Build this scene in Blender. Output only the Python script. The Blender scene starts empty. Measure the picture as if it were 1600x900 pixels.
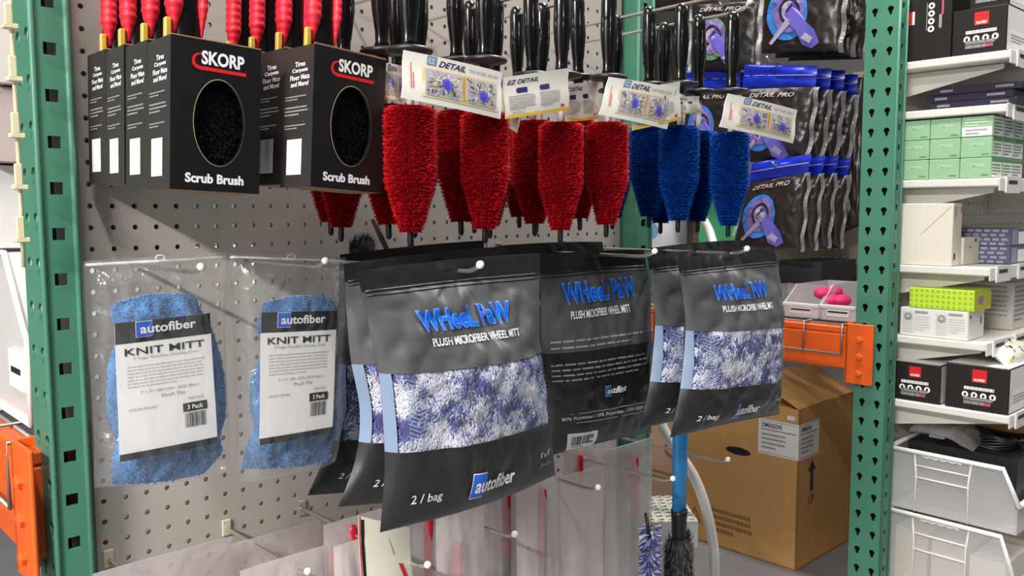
import bpy, bmesh, math, random
from mathutils import Vector as V, Matrix, Euler, noise
random.seed(7)
PI = math.pi
scn = bpy.context.scene
C = scn.collection
IN = 0.0254                                    # pegboard hole pitch

# ------------------------------------------------------------------ camera
CAM = V((-0.3305, -1.0810, -0.0063))
YAW, PITCH, ROLL, FPX = 0.749167, -0.089914, -0.003222, 1349.86
_f = V((math.sin(YAW)*math.cos(PITCH), math.cos(YAW)*math.cos(PITCH), math.sin(PITCH)))
_r = V((math.cos(YAW), -math.sin(YAW), 0)); _u = _r.cross(_f)
cr, sr = math.cos(ROLL), math.sin(ROLL)
RT, UP = cr*_r + sr*_u, -sr*_r + cr*_u
cd = bpy.data.cameras.new('camera'); cam = bpy.data.objects.new('camera', cd); C.objects.link(cam)
cd.sensor_width = 36; cd.lens = FPX*36/1600; cd.clip_start = 0.02
cam.matrix_world = Matrix(((RT.x, UP.x, -_f.x, CAM.x), (RT.y, UP.y, -_f.y, CAM.y), (RT.z, UP.z, -_f.z, CAM.z), (0, 0, 0, 1)))
scn.camera = cam

# ------------------------------------------------------------------ world, lights, exposure
w = bpy.data.worlds.new('world'); scn.world = w; w.use_nodes = True
w.node_tree.nodes['Background'].inputs[0].default_value = (0.95, 0.97, 1.0, 1)
w.node_tree.nodes['Background'].inputs[1].default_value = 0.07
vs = scn.view_settings
vs.view_transform = 'Standard'; vs.look = 'None'; vs.gamma = 1; vs.exposure = 0.0
try: vs.use_curve_mapping = False
except Exception: pass
def strip_light(name, loc, size, energy, rz=0, tilt=(0, 0), col=(1, 0.97, 0.93)):
    l = bpy.data.lights.new(name, 'AREA'); l.shape = 'RECTANGLE'; l.size, l.size_y = size; l.energy = energy; l.color = col
    o = bpy.data.objects.new(name, l); C.objects.link(o); o.location = loc; o.rotation_euler = (tilt[0], tilt[1], rz)
strip_light('ceiling_strip', (-0.62, -0.80, 1.85), (0.15, 1.2), 46)
strip_light('ceiling_strip', (-2.7, -1.45, 1.50), (0.15, 1.0), 290)
strip_light('ceiling_strip', (0.4, -3.4, 1.90), (1.4, 0.5), 9)
strip_light('ceiling_strip', (1.45, -0.25, 1.9), (0.2, 0.9), 56)
strip_light('ceiling_strip', (1.45, 1.0, 1.9), (0.25, 1.2), 15)
strip_light('ceiling_strip', (3.0, -1.1, 1.85), (0.25, 1.2), 50)

# ------------------------------------------------------------------ materials
def lin(c): 
    c = c/255; return c/12.92 if c <= 0.04045 else ((c+0.055)/1.055)**2.4
MATS = {}
def mat(name, rgb, rough=0.5, metal=0.0, spec=0.5, vary=0.0, scale=60, bump=0.0, bscale=200, coat=0.0, sheen=0.0, dirt=None):
    if name in MATS: return MATS[name]
    m = bpy.data.materials.new(name); m.use_nodes = True; nt = m.node_tree; b = nt.nodes['Principled BSDF']
    col = (lin(rgb[0]), lin(rgb[1]), lin(rgb[2]), 1)
    b.inputs['Base Color'].default_value = col; b.inputs['Roughness'].default_value = rough
    b.inputs['Metallic'].default_value = metal; b.inputs['Specular IOR Level'].default_value = spec
    b.inputs['Coat Weight'].default_value = coat; b.inputs['Sheen Weight'].default_value = sheen
    tc = nt.nodes.new('ShaderNodeTexCoord')
    if vary > 0:
        n = nt.nodes.new('ShaderNodeTexNoise'); n.inputs['Scale'].default_value = scale; n.inputs['Detail'].default_value = 4
        nt.links.new(tc.outputs['Object'], n.inputs['Vector'])
        r = nt.nodes.new('ShaderNodeValToRGB'); r.color_ramp.elements[0].position = 0.3; r.color_ramp.elements[1].position = 0.7
        d = dirt and tuple(lin(q) for q in dirt) or tuple(q*(1-vary) for q in col[:3])
        r.color_ramp.elements[0].color = (*d, 1)
        r.color_ramp.elements[1].color = (*[min(1, q*(1+vary*0.6)) for q in col[:3]], 1)
        nt.links.new(n.outputs[0], r.inputs[0]); nt.links.new(r.outputs[0], b.inputs['Base Color'])
    if bump > 0:
        n = nt.nodes.new('ShaderNodeTexNoise'); n.inputs['Scale'].default_value = bscale; n.inputs['Detail'].default_value = 5
        nt.links.new(tc.outputs['Object'], n.inputs['Vector'])
        bp = nt.nodes.new('ShaderNodeBump'); bp.inputs['Strength'].default_value = bump; bp.inputs['Distance'].default_value = 0.002
        nt.links.new(n.outputs[0], bp.inputs['Height']); nt.links.new(bp.outputs[0], b.inputs['Normal'])
    MATS[name] = m; return m
def film(name, rgb, haze=0.08, gloss=0.12, rough=0.12, bump=0.25, bscale=40):
    """clear or milky plastic film: see-through, a little scattered white, a glossy skin"""
    if name in MATS: return MATS[name]
    m = bpy.data.materials.new(name); m.use_nodes = True; nt = m.node_tree; nt.nodes.clear()
    out = nt.nodes.new('ShaderNodeOutputMaterial'); tr = nt.nodes.new('ShaderNodeBsdfTransparent')
    df = nt.nodes.new('ShaderNodeBsdfPrincipled'); gl = nt.nodes.new('ShaderNodeBsdfGlossy')
    c = (lin(rgb[0]), lin(rgb[1]), lin(rgb[2]), 1)
    df.inputs['Base Color'].default_value = c; df.inputs['Roughness'].default_value = 0.4
    gl.inputs['Roughness'].default_value = rough
    m1 = nt.nodes.new('ShaderNodeMixShader'); m1.inputs[0].default_value = haze
    nt.links.new(tr.outputs[0], m1.inputs[1]); nt.links.new(df.outputs[0], m1.inputs[2])
    lw = nt.nodes.new('ShaderNodeLayerWeight'); lw.inputs['Blend'].default_value = 0.25
    fr = nt.nodes.new('ShaderNodeMath'); fr.operation = 'POWER'; fr.inputs[1].default_value = 3.0; nt.links.new(lw.outputs['Facing'], fr.inputs[0])
    mm = nt.nodes.new('ShaderNodeMath'); mm.operation = 'MULTIPLY_ADD'; mm.inputs[1].default_value = 0.5; mm.inputs[2].default_value = gloss*0.3
    nt.links.new(fr.outputs[0], mm.inputs[0])
    m2 = nt.nodes.new('ShaderNodeMixShader'); nt.links.new(mm.outputs[0], m2.inputs[0])
    nt.links.new(m1.outputs[0], m2.inputs[1]); nt.links.new(gl.outputs[0], m2.inputs[2])
    n = nt.nodes.new('ShaderNodeTexNoise'); n.inputs['Scale'].default_value = bscale; n.inputs['Detail'].default_value = 3; n.inputs['Distortion'].default_value = 1.0
    tc = nt.nodes.new('ShaderNodeTexCoord'); nt.links.new(tc.outputs['Object'], n.inputs['Vector'])
    bp = nt.nodes.new('ShaderNodeBump'); bp.inputs['Strength'].default_value = bump; bp.inputs['Distance'].default_value = 0.01
    nt.links.new(n.outputs[0], bp.inputs['Height'])
    for s in (gl, lw, df): nt.links.new(bp.outputs[0], s.inputs['Normal'])
    nt.links.new(m2.outputs[0], out.inputs['Surface'])
    MATS[name] = m; return m

# ------------------------------------------------------------------ pixel rays (places things at real distances)
def ray(x, y): return _f + (x-800)/FPX*RT - (y-450)/FPX*UP
def PY(x, y, Y): d = ray(x, y); return CAM + d*((Y-CAM.y)/d.y)
def PX(x, y, X): d = ray(x, y); return CAM + d*((X-CAM.x)/d.x)
def PZ(x, y, Z): d = ray(x, y); return CAM + d*((Z-CAM.z)/d.z)

# ------------------------------------------------------------------ mesh builder
_TXT = {}
def text_mesh(s, bold=0.0, shear=0.0):
    k = (s, bold, shear)
    if k in _TXT: return _TXT[k]
    cu = bpy.data.curves.new('t', 'FONT'); cu.body = s; cu.resolution_u = 3; cu.offset = bold; cu.shear = shear; cu.fill_mode = 'FRONT'
    o = bpy.data.objects.new('t', cu); C.objects.link(o)
    me = bpy.data.meshes.new_from_object(o.evaluated_get(bpy.context.evaluated_depsgraph_get()))
    vs_ = [(v.co.x, v.co.y) for v in me.vertices]; fs = [tuple(p.vertices) for p in me.polygons]
    bpy.data.objects.remove(o); bpy.data.curves.remove(cu); bpy.data.meshes.remove(me)
    xs = [v[0] for v in vs_]; ys = [v[1] for v in vs_]
    _TXT[k] = (vs_, fs, (min(xs), max(xs), min(ys), max(ys))); return _TXT[k]

class MB:
    def __init__(s): s.v = []; s.f = []; s.m = []; s.sm = []; s.mats = []
    def mi(s, m):
        if m not in s.mats: s.mats.append(m)
        return s.mats.index(m)
    def add(s, vs_, fs, m, smooth=False):
        o = len(s.v); s.v += [tuple(q) for q in vs_]; i = s.mi(m)
        for f in fs: s.f.append(tuple(a+o for a in f)); s.m.append(i); s.sm.append(smooth)
    def box(s, x0, x1, y0, y1, z0, z1, m, bev=0.0, xf=None, seg=1):
        bm = bmesh.new(); bmesh.ops.create_cube(bm, size=1)
        for v in bm.verts: v.co = V((x0+(v.co.x+.5)*(x1-x0), y0+(v.co.y+.5)*(y1-y0), z0+(v.co.z+.5)*(z1-z0)))
        if bev > 0: bmesh.ops.bevel(bm, geom=bm.edges[:], offset=bev, segments=seg, affect='EDGES', profile=0.5)
        bm.verts.index_update()
        vs_ = [xf(v.co) if xf else v.co.copy() for v in bm.verts]
        s.add(vs_, [[v.index for v in f.verts] for f in bm.faces], m); bm.free()
    def tube(s, pts, r, m, n=8, caps=True):
        pts = [V(p) for p in pts]; rr = r if isinstance(r, (list, tuple)) else [r]*len(pts)
        vs_ = []; N = None
        for i, p in enumerate(pts):
            t = (pts[min(i+1, len(pts)-1)] - pts[max(i-1, 0)]).normalized()
            if N is None:
                N = t.cross(V((0, 0, 1)));
                if N.length < 1e-3: N = t.cross(V((1, 0, 0)))
            N = (N - t*N.dot(t)).normalized(); B = t.cross(N)
            for k in range(n): a = 2*PI*k/n; vs_.append(p + rr[i]*(math.cos(a)*N + math.sin(a)*B))
        fs = [(i*n+k, i*n+(k+1) % n, (i+1)*n+(k+1) % n, (i+1)*n+k) for i in range(len(pts)-1) for k in range(n)]
        if caps: fs += [tuple(range(n))[::-1], tuple((len(pts)-1)*n+k for k in range(n))]
        s.add(vs_, fs, m, True)
    def lathe(s, prof, m, c=(0, 0, 0), n=20, sx=1.0, sy=1.0):
        c = V(c); vs_ = [c + V((r*sx*math.cos(2*PI*k/n), r*sy*math.sin(2*PI*k/n), z)) for r, z in prof for k in range(n)]
        fs = [(i*n+k, i*n+(k+1) % n, (i+1)*n+(k+1) % n, (i+1)*n+k) for i in range(len(prof)-1) for k in range(n)]
        fs += [tuple(range(n))[::-1], tuple((len(prof)-1)*n+k for k in range(n))]
        s.add(vs_, fs, m, True)
    def ball(s, c, r, m, n=10, sc=(1, 1, 1)):
        prof = [(r*math.sin(PI*i/n)*1.0+1e-5, -r*math.cos(PI*i/n)) for i in range(n+1)]
        c = V(c); k_ = n*2
        vs_ = [c + V((q*sc[0]*math.cos(2*PI*k/k_), q*sc[1]*math.sin(2*PI*k/k_), z*sc[2])) for q, z in prof for k in range(k_)]
        s.add(vs_, [(i*k_+k, i*k_+(k+1) % k_, (i+1)*k_+(k+1) % k_, (i+1)*k_+k) for i in range(n) for k in range(k_)], m, True)
    def grid(s, fn, nu, nv, m, smooth=True, keep=None, flip=False):
        """fn(u,v) over the unit square; keep(u,v)-> material or None per cell"""
        vs_ = [fn(i/nu, j/nv) for j in range(nv+1) for i in range(nu+1)]; o = len(s.v); s.v += [tuple(q) for q in vs_]
        for j in range(nv):
            for i in range(nu):
                mm = m if keep is None else keep((i+.5)/nu, (j+.5)/nv)
                if mm is None: continue
                f = (o+j*(nu+1)+i, o+(j+1)*(nu+1)+i, o+(j+1)*(nu+1)+i+1, o+j*(nu+1)+i+1)
                s.f.append(f[::-1] if flip else f); s.m.append(s.mi(mm)); s.sm.append(smooth)
    def quad(s, fn, x0, y0, x1, y1, m, off=0.0003, nx=1, ny=1):
        s.grid(lambda u, v: fn(x0+(x1-x0)*u, y1+(y0-y1)*v, off), nx, ny, m, False)
    def poly(s, fn, pts, m, off=0.0003): s.add([fn(x, y, off) for x, y in pts], [tuple(range(len(pts)))], m)
    def disc(s, fn, cx, cy, rx, ry, m, off=0.0003, n=20, r0=0.0):
        o_ = [(cx+rx*math.cos(2*PI*k/n), cy+ry*math.sin(2*PI*k/n)) for k in range(n)]
        if r0 <= 0:
            R_ = 4; vs_ = [fn(cx, cy, off)]+[fn(cx+(x-cx)*q/R_, cy+(y-cy)*q/R_, off) for q in range(1, R_+1) for x, y in o_]
            s.add(vs_, [(0, k+1, (k+1) % n+1) for k in range(n)]+[(1+q*n+k, 1+(q+1)*n+k, 1+(q+1)*n+(k+1) % n, 1+q*n+(k+1) % n) for q in range(R_-1) for k in range(n)], m)
        else:
            i_ = [(cx+(x-cx)*r0, cy+(y-cy)*r0) for x, y in o_]
            s.add([fn(x, y, off) for x, y in o_+i_], [(k, (k+1) % n, n+(k+1) % n, n+k) for k in range(n)], m)
    def text(s, t, fn, x0, y0, w_, h_, m, bold=0.0, shear=0.0, off=0.0004, maxe=None):
        """text t fitted into the box x0,y0 (lower left), w_ by h_, of the surface fn"""
        vs_, fs, (a, b, c, d) = text_mesh(t, bold, shear)
        P = [(x0+(x-a)/(b-a)*w_, y0+(y-c)/(d-c)*h_) for x, y in vs_]
        if maxe:
            out = []
            st = [(P[f[0]], P[f[i]], P[f[i+1]]) for f in fs for i in range(1, len(f)-1)]
            while st:                                   # halve long triangles so that print follows the bulge
                A, B, D = st.pop(); l = [math.dist(A, B), math.dist(B, D), math.dist(D, A)]; k = l.index(max(l))
                if l[k] <= maxe: out.append((A, B, D)); continue
                if k == 1: A, B, D = B, D, A
                elif k == 2: A, B, D = D, A, B
                M = ((A[0]+B[0])/2, (A[1]+B[1])/2); st += [(A, M, D), (M, B, D)]
            P = [p for t3 in out for p in t3]; fs = [(3*i, 3*i+1, 3*i+2) for i in range(len(out))]
        s.add([fn(x, y, off) for x, y in P], fs, m)
    def greek(s, fn, x0, y0, w_, h_, lines, m, off=0.0004, rnd=None, fill=0.45, last=0.6):
        """small print too fine to read: rows of word-long strokes"""
        rnd = rnd or random.Random(lines*7+int(w_*9999)); lh = h_/lines
        for L in range(lines):
            x = x0; xe = x0 + w_*(last if L == lines-1 else 0.93+0.07*rnd.random()); y = y0 + h_ - (L+1)*lh + lh*(1-fill)/2
            while x < xe:
                ww = min(w_*(0.022+0.07*rnd.random()), xe-x)
                s.quad(fn, x, y, x+ww, y+lh*fill, m, off); x += ww + w_*0.013
    def barcode(s, fn, x0, y0, w_, h_, m, off=0.0004, n=22, seed=1):
        rnd = random.Random(seed); x = x0
        while x < x0+w_-w_/n*0.4:
            a = w_/n*rnd.choice((0.35, 0.6, 1.0)); s.quad(fn, x, y0, min(x+a, x0+w_), y0+h_, m, off); x += a + w_/n*rnd.choice((0.4, 0.7))
    def hole_cell(s, fn, x0, x1, y0, y1, loop, m, depth=0.0, inner=None):
        """a rectangle with a hole; loop(angle on the square)->(x,y); fn(x,y,depth)"""
        n = 16; cx, cy = (x0+x1)/2, (y0+y1)/2; O = []; H = []
        for k in range(n):
            a = 2*PI*k/n; c_, s_ = math.cos(a), math.sin(a); q = max(abs(c_), abs(s_))
            O.append((cx+c_/q*(x1-x0)/2, cy+s_/q*(y1-y0)/2)); H.append(loop(a))
        s.add([fn(x, y, 0) for x, y in O+H], [(k, (k+1) % n, n+(k+1) % n, n+k) for k in range(n)], m)
        if depth: s.add([fn(x, y, 0) for x, y in H]+[fn(x, y, depth) for x, y in H], [(k, (k+1) % n, n+(k+1) % n, n+k) for k in range(n)], inner or m)
    def build(s, name, parent=None):
        me = bpy.data.meshes.new(name); me.from_pydata(s.v, [], s.f)
        for m in s.mats: me.materials.append(m)
        me.polygons.foreach_set('material_index', s.m); me.polygons.foreach_set('use_smooth', s.sm); me.update()
        o = bpy.data.objects.new(name, me); C.objects.link(o)
        if parent is not None: attach(o, parent)
        return o
def attach(o, parent):
    o.parent = parent; L = V(parent.location); p = parent.parent
    while p is not None: L += p.location; p = p.parent
    o.matrix_parent_inverse = Matrix.Translation(-V(parent.location)) if parent.type == 'EMPTY' else Matrix.Identity(4)
def tag(o, label, cat, group=None, kind=None):
    o['label'] = label; o['category'] = cat
    if group: o['group'] = group
    if kind: o['kind'] = kind
    return o
def thing(name, label, cat, loc=(0, 0, 0), group=None):
    o = bpy.data.objects.new(name, None); C.objects.link(o); o.location = loc; o.empty_display_size = 0.02
    return tag(o, label, cat, group)
def struct(o): o['kind'] = 'structure'; return o
def dup(root, label, group=None, loc=None, rot=None):
    """a copy of a thing with copies of its parts and sub-parts"""
    r = root.copy(); C.objects.link(r)
    if loc is not None: r.location = loc
    if rot is not None: r.rotation_euler = rot
    r['label'] = label
    if group: r['group'] = group
    def rec(a, b):
        for ch in list(a.children):
            c = ch.copy(); C.objects.link(c); mi = ch.matrix_parent_inverse.copy(); c.parent = b; c.matrix_parent_inverse = mi; rec(ch, c)
    rec(root, r); return r
def plane_fn(o, xd, yd):
    o, xd, yd = V(o), V(xd), V(yd); n = xd.cross(yd).normalized()
    return lambda x, y, off=0: o + xd*x + yd*y + n*off
def quad_fn(tl, tr, br, bl, bow=0.0):
    """unit square on four corners; y up; bowed outwards by bow"""
    n = (tr-tl).cross(tl-bl).normalized()
    def fn(x, y, off=0):
        return bl.lerp(br, x).lerp(tl.lerp(tr, x), y) + n*(off + bow*math.sin(PI*x)*1.0 + bow*0.4*math.sin(2*PI*y))
    return fn
def nz(x, y, z=0.0): return noise.noise(V((x, y, z)))

# palette
M_white = mat('white_print', (238, 238, 238), 0.5)
M_black = mat('black_print', (14, 14, 15), 0.45)
M_red = mat('red_print', (214, 28, 34), 0.45)
M_grey = mat('grey_print', (150, 150, 150), 0.5)
M_blue = mat('blue_print', (28, 96, 205), 0.4)
M_yellow = mat('yellow_print', (240, 205, 70), 0.5)
M_green = mat('green_rack_paint', (72, 130, 106), 0.42, vary=0.06, scale=14, bump=0.04, bscale=300)
M_orange = mat('orange_rack_paint', (232, 96, 26), 0.42, vary=0.12, scale=18)
M_chrome = mat('chrome_wire', (215, 212, 205), 0.22, 0.9)
M_board = mat('pegboard_enamel', (184, 178, 171), 0.42, vary=0.03, scale=8)
M_boardedge = mat('pegboard_core', (120, 108, 98), 0.7)
M_carton = mat('kraft_cardboard', (210, 160, 98), 0.75, vary=0.06, scale=30, bump=0.05, bscale=150)
M_kraft = mat('raw_board_edge', (150, 120, 84), 0.8)
M_clear = film('clear_film', (240, 242, 244), 0.055, 0.20, 0.10, 0.6, 30)
M_hazy = film('hazy_film', (232, 226, 226), 0.16, 0.12, 0.2, 0.3, 25)
M_milky = film('milky_plastic', (238, 240, 240), 0.55, 0.15, 0.25, 0.05, 30)
M_steel = mat('shelf_enamel', (226, 224, 216), 0.4, vary=0.03, scale=12)
M_dark = mat('dark_plastic', (20, 20, 22), 0.35)

# ================================================================== SETTING
m = MB(); m.box(-3.5, 5.5, -4.5, 4.5, -1.16, -1.10, mat('concrete_floor', (128, 128, 132), 0.35, vary=0.15, scale=5)); struct(m.build('floor'))
m = MB(); m.box(-3.5, 5.5, -4.5, 4.5, 2.05, 2.1, mat('ceiling_panel', (200, 200, 198), 0.8)); struct(m.build('ceiling'))
m = MB(); m.box(-3.5, 5.5, 4.5, 4.6, -1.16, 2.1, mat('back_wall_paint', (150, 150, 148), 0.7)); struct(m.build('wall_back'))
m = MB(); m.box(5.5, 5.6, -4.5, 4.6, -1.16, 2.1, mat('side_wall_paint', (165, 163, 160), 0.7)); struct(m.build('wall_right'))
m = MB(); m.box(-3.6, -3.5, -4.5, 4.6, -1.16, 2.1, mat('side_wall_paint', (165, 163, 160), 0.7)); struct(m.build('wall_left'))

# ------------------------------------------------------------------ pegboards on the end of the near rack
def pegboard(name, label, c0, c1, xa, xb, r0, r1, y, m_, fnmap=None):
    mb = MB(); fn = fnmap or (lambda x, z, d=0: V((x, y+d, z)))
    R = 0.0032
    for i in range(c0, c1+1):
        x0 = xa if i == c0 else (i-.5)*IN; x1 = xb if i == c1 else (i+.5)*IN
        for j in range(r0, r1+1):
            cx, cz = i*IN, -j*IN
            mb.hole_cell(fn, x0, x1, cz-IN/2, cz+IN/2, lambda a: (cx+R*math.cos(a), cz+R*math.sin(a)), m_, 0.005, M_boardedge)
    z0, z1 = -r1*IN-IN/2, -r0*IN+IN/2
    # rim and a back skin with the same pitch is not needed: the board's edge returns
    for (p, q) in (((xa, z0), (xa, z1)), ((xb, z1), (xb, z0)), ((xa, z1), (xb, z1)), ((xb, z0), (xa, z0))):
        mb.add([fn(*p, 0), fn(*q, 0), fn(*q, 0.014), fn(*p, 0.014)], [(0, 1, 2, 3)], m_)
    return tag(mb.build(name), label, 'pegboard')
SEAM = 24.3*IN
pegboard('pegboard', 'wide pale grey pegboard panel behind the bagged knit mitts', 0, 24, -0.010, SEAM, -20, 40, 0.0, M_board)
pegboard('pegboard', 'narrow pale grey pegboard panel right of the seam behind the red brushes', 25, 37, SEAM+0.0012, 0.957, -20, 40, -0.002, M_board)

# ------------------------------------------------------------------ green rack posts
def post(label, face, lo, hi, z0, z1, zsq, ztd, sq_side, name='rack_post'):
    """face: (x0,x1,y0,y1) footprint. Square holes on the -Y side, teardrop holes on the td side (-1: -X, +1: +X)"""
    x0, x1, y0, y1 = face; mb = MB(); P2 = 2*IN; dk = M_green
    def run(fn, a, b, zs, loops):
        n0 = math.floor((z0-zs)/P2); n1 = math.ceil((z1-zs)/P2)
        for k in range(n0, n1+1):
            zc = zs + k*P2; w_ = (b-a)/len(loops)
            for q, (cx, rx, kind) in enumerate(loops):
                if kind == 's': lp = lambda a_, cx=cx, zc=zc, rx=rx: (cx+rx*math.cos(a_)/max(abs(math.cos(a_)), abs(math.sin(a_))), zc+rx*math.sin(a_)/max(abs(math.cos(a_)), abs(math.sin(a_))))
                else: lp = lambda a_, cx=cx, zc=zc, rx=rx: (cx+rx*math.cos(a_)*(1.0 if math.sin(a_) > -0.1 else 0.62), zc+0.004+rx*math.sin(a_)*(1.0 if math.sin(a_) > 0 else 1.9))
                mb.hole_cell(fn, a+q*w_, a+(q+1)*w_, zc-P2/2, zc+P2/2, lp, M_green, 0.003, M_green)
    s = 0.0068
    run(lambda x, z, d=0: V((x, y0+d, z)), x0, x1, zsq, [((x0+x1)/2, s, 's')])
    yy = y1-y0
    if sq_side < 0:
        run(lambda y, z, d=0: V((x0+d, y1-y, z)), 0, yy, ztd, [(yy*.27, .0080, 't'), (yy*.73, .0080, 't')])
        mb.box(x1-.003, x1, y0+.003, y1, z0, z1, M_green)
    else:
        run(lambda y, z, d=0: V((x1-d, y0+y, z)), 0, yy, ztd, [(yy*.27, .0058, 't'), (yy*.73, .0058, 't')])
        mb.box(x0, x0+.003, y0+.003, y1, z0, z1, M_green)
    mb.box((x0+x1)/2-.002, (x0+x1)/2+.002, y0+.018, y1, z0, z1, M_dark)      # inner web
    for xx in (x0, x1): mb.tube([(xx, y0, z0), (xx, y0, z1)], 0.0035, M_green, 8)   # rolled corners
    r = thing(name, label, 'rack post', ((x0+x1)/2, (y0+y1)/2, z0)); mb.build('column', r)
    b = MB(); b.box(x0-.03, x1+.008, y0-.02, y1+.02, z0, z0+.008, M_green, .002); b.build('foot_plate', r)
    return r
zq = PY(78.6, 75.8, -.028).z
post('green steel rack post at the left edge with square and teardrop holes', (-.060, -.0245, -.028, .048), 0, 0, -1.10, 1.0, zq, zq+.012, -1)
post('green steel rack post behind the red and blue brushes', (.972, 1.016, -.030, .045), 0, 0, -1.10, 1.0, zq, zq+.012, 1)
zt = PX(1364, 21, 1.9).z
post('green steel rack post beside the white shelving at the right', (1.90, 1.945, -.118, -.030), 0, 0, -1.10, 1.0, zt+.012, zt, -1)

# ------------------------------------------------------------------ orange beams
def beam(label, xf, y0, y1, zt_, zb_, plate_h):
    """channel beam along Y, its outer face at x = xf looking -X; end plate at y0"""
    r = thing('rack_beam', label, 'beam', (xf, y0, zb_)); m = MB()
    m.box(xf, xf+.045, y0+.045, y1, zb_, zt_-.018, M_orange, .004); m.box(xf, xf+.028, y0+.045, y1, zt_-.018, zt_, M_orange, .003)
    m.build('channel', r)
    m = MB(); m.box(xf-.006, xf, y0-.0, y0+.075, zt_-plate_h, zt_+.012, M_orange, .002); m.box(xf-.006, xf+.04, y0+.07, y0+.076, zt_-plate_h, zt_+.012, M_orange, .001)
    m.build('end_plate', r)
    for k, q in enumerate((.2, .5, .8)):
        m = MB(); zc = zt_-plate_h*q; c = V((xf-.006, y0+.036, zc))
        vs_ = [c+V((-d, rr*math.cos(PI*i/3), rr*math.sin(PI*i/3))) for d, rr in ((0, .009), (.005, .009), (.007, .006)) for i in range(6)]
        m.add(vs_, [(i, (i+1) % 6, 6+(i+1) % 6, 6+i) for i in range(6)]+[(6+i, 6+(i+1) % 6, 12+(i+1) % 6, 12+i) for i in range(6)]+[(12, 13, 14, 15, 16, 17)], M_orange)
        m.build('bolt', r)
    return r
beam('orange rack beam bolted to the right green post under the clear bins', 1.892, -.085, 2.2, -.322, -.437, .15)
beam('orange rack beam bolted to the left green post', -.078, -.022, 2.0, -.285, -.415, .15)

# wire decks resting on the beams
def deck(label, x0, x1, y0, y1, z, dx, dy, hook):
    r = thing('wire_deck', label, 'wire deck', ((x0+x1)/2, y0, z)); m = MB(); mw = mat('deck_wire', (150, 148, 144), 0.35, 0.7)
    y = y0
    while y < y1:
        m.tube([(x0-.012, y, z-.075), (x0-.012, y, z+.004), (x1, y, z+.004)], .0028, mw, 6); y += dy
    m.build('cross_wires', r); m = MB(); x = x0+.02
    while x < x1: m.tube([(x, y0, z), (x, y1, z)], .0028, mw, 6); x += dx
    m.tube([(x0-.012, y0, z-.075), (x0-.012, y1, z-.075)], .0028, mw, 6)
    m.build('long_wires', r); return r
deck('grey wire mesh deck on the left orange beam', -.075, .85, .06, 1.8, -.283, .05, .10, 0)
deck('grey wire mesh deck on the right orange beam', 1.895, 2.48, .0, 1.8, -.320, .06, .11, 0)

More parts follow.
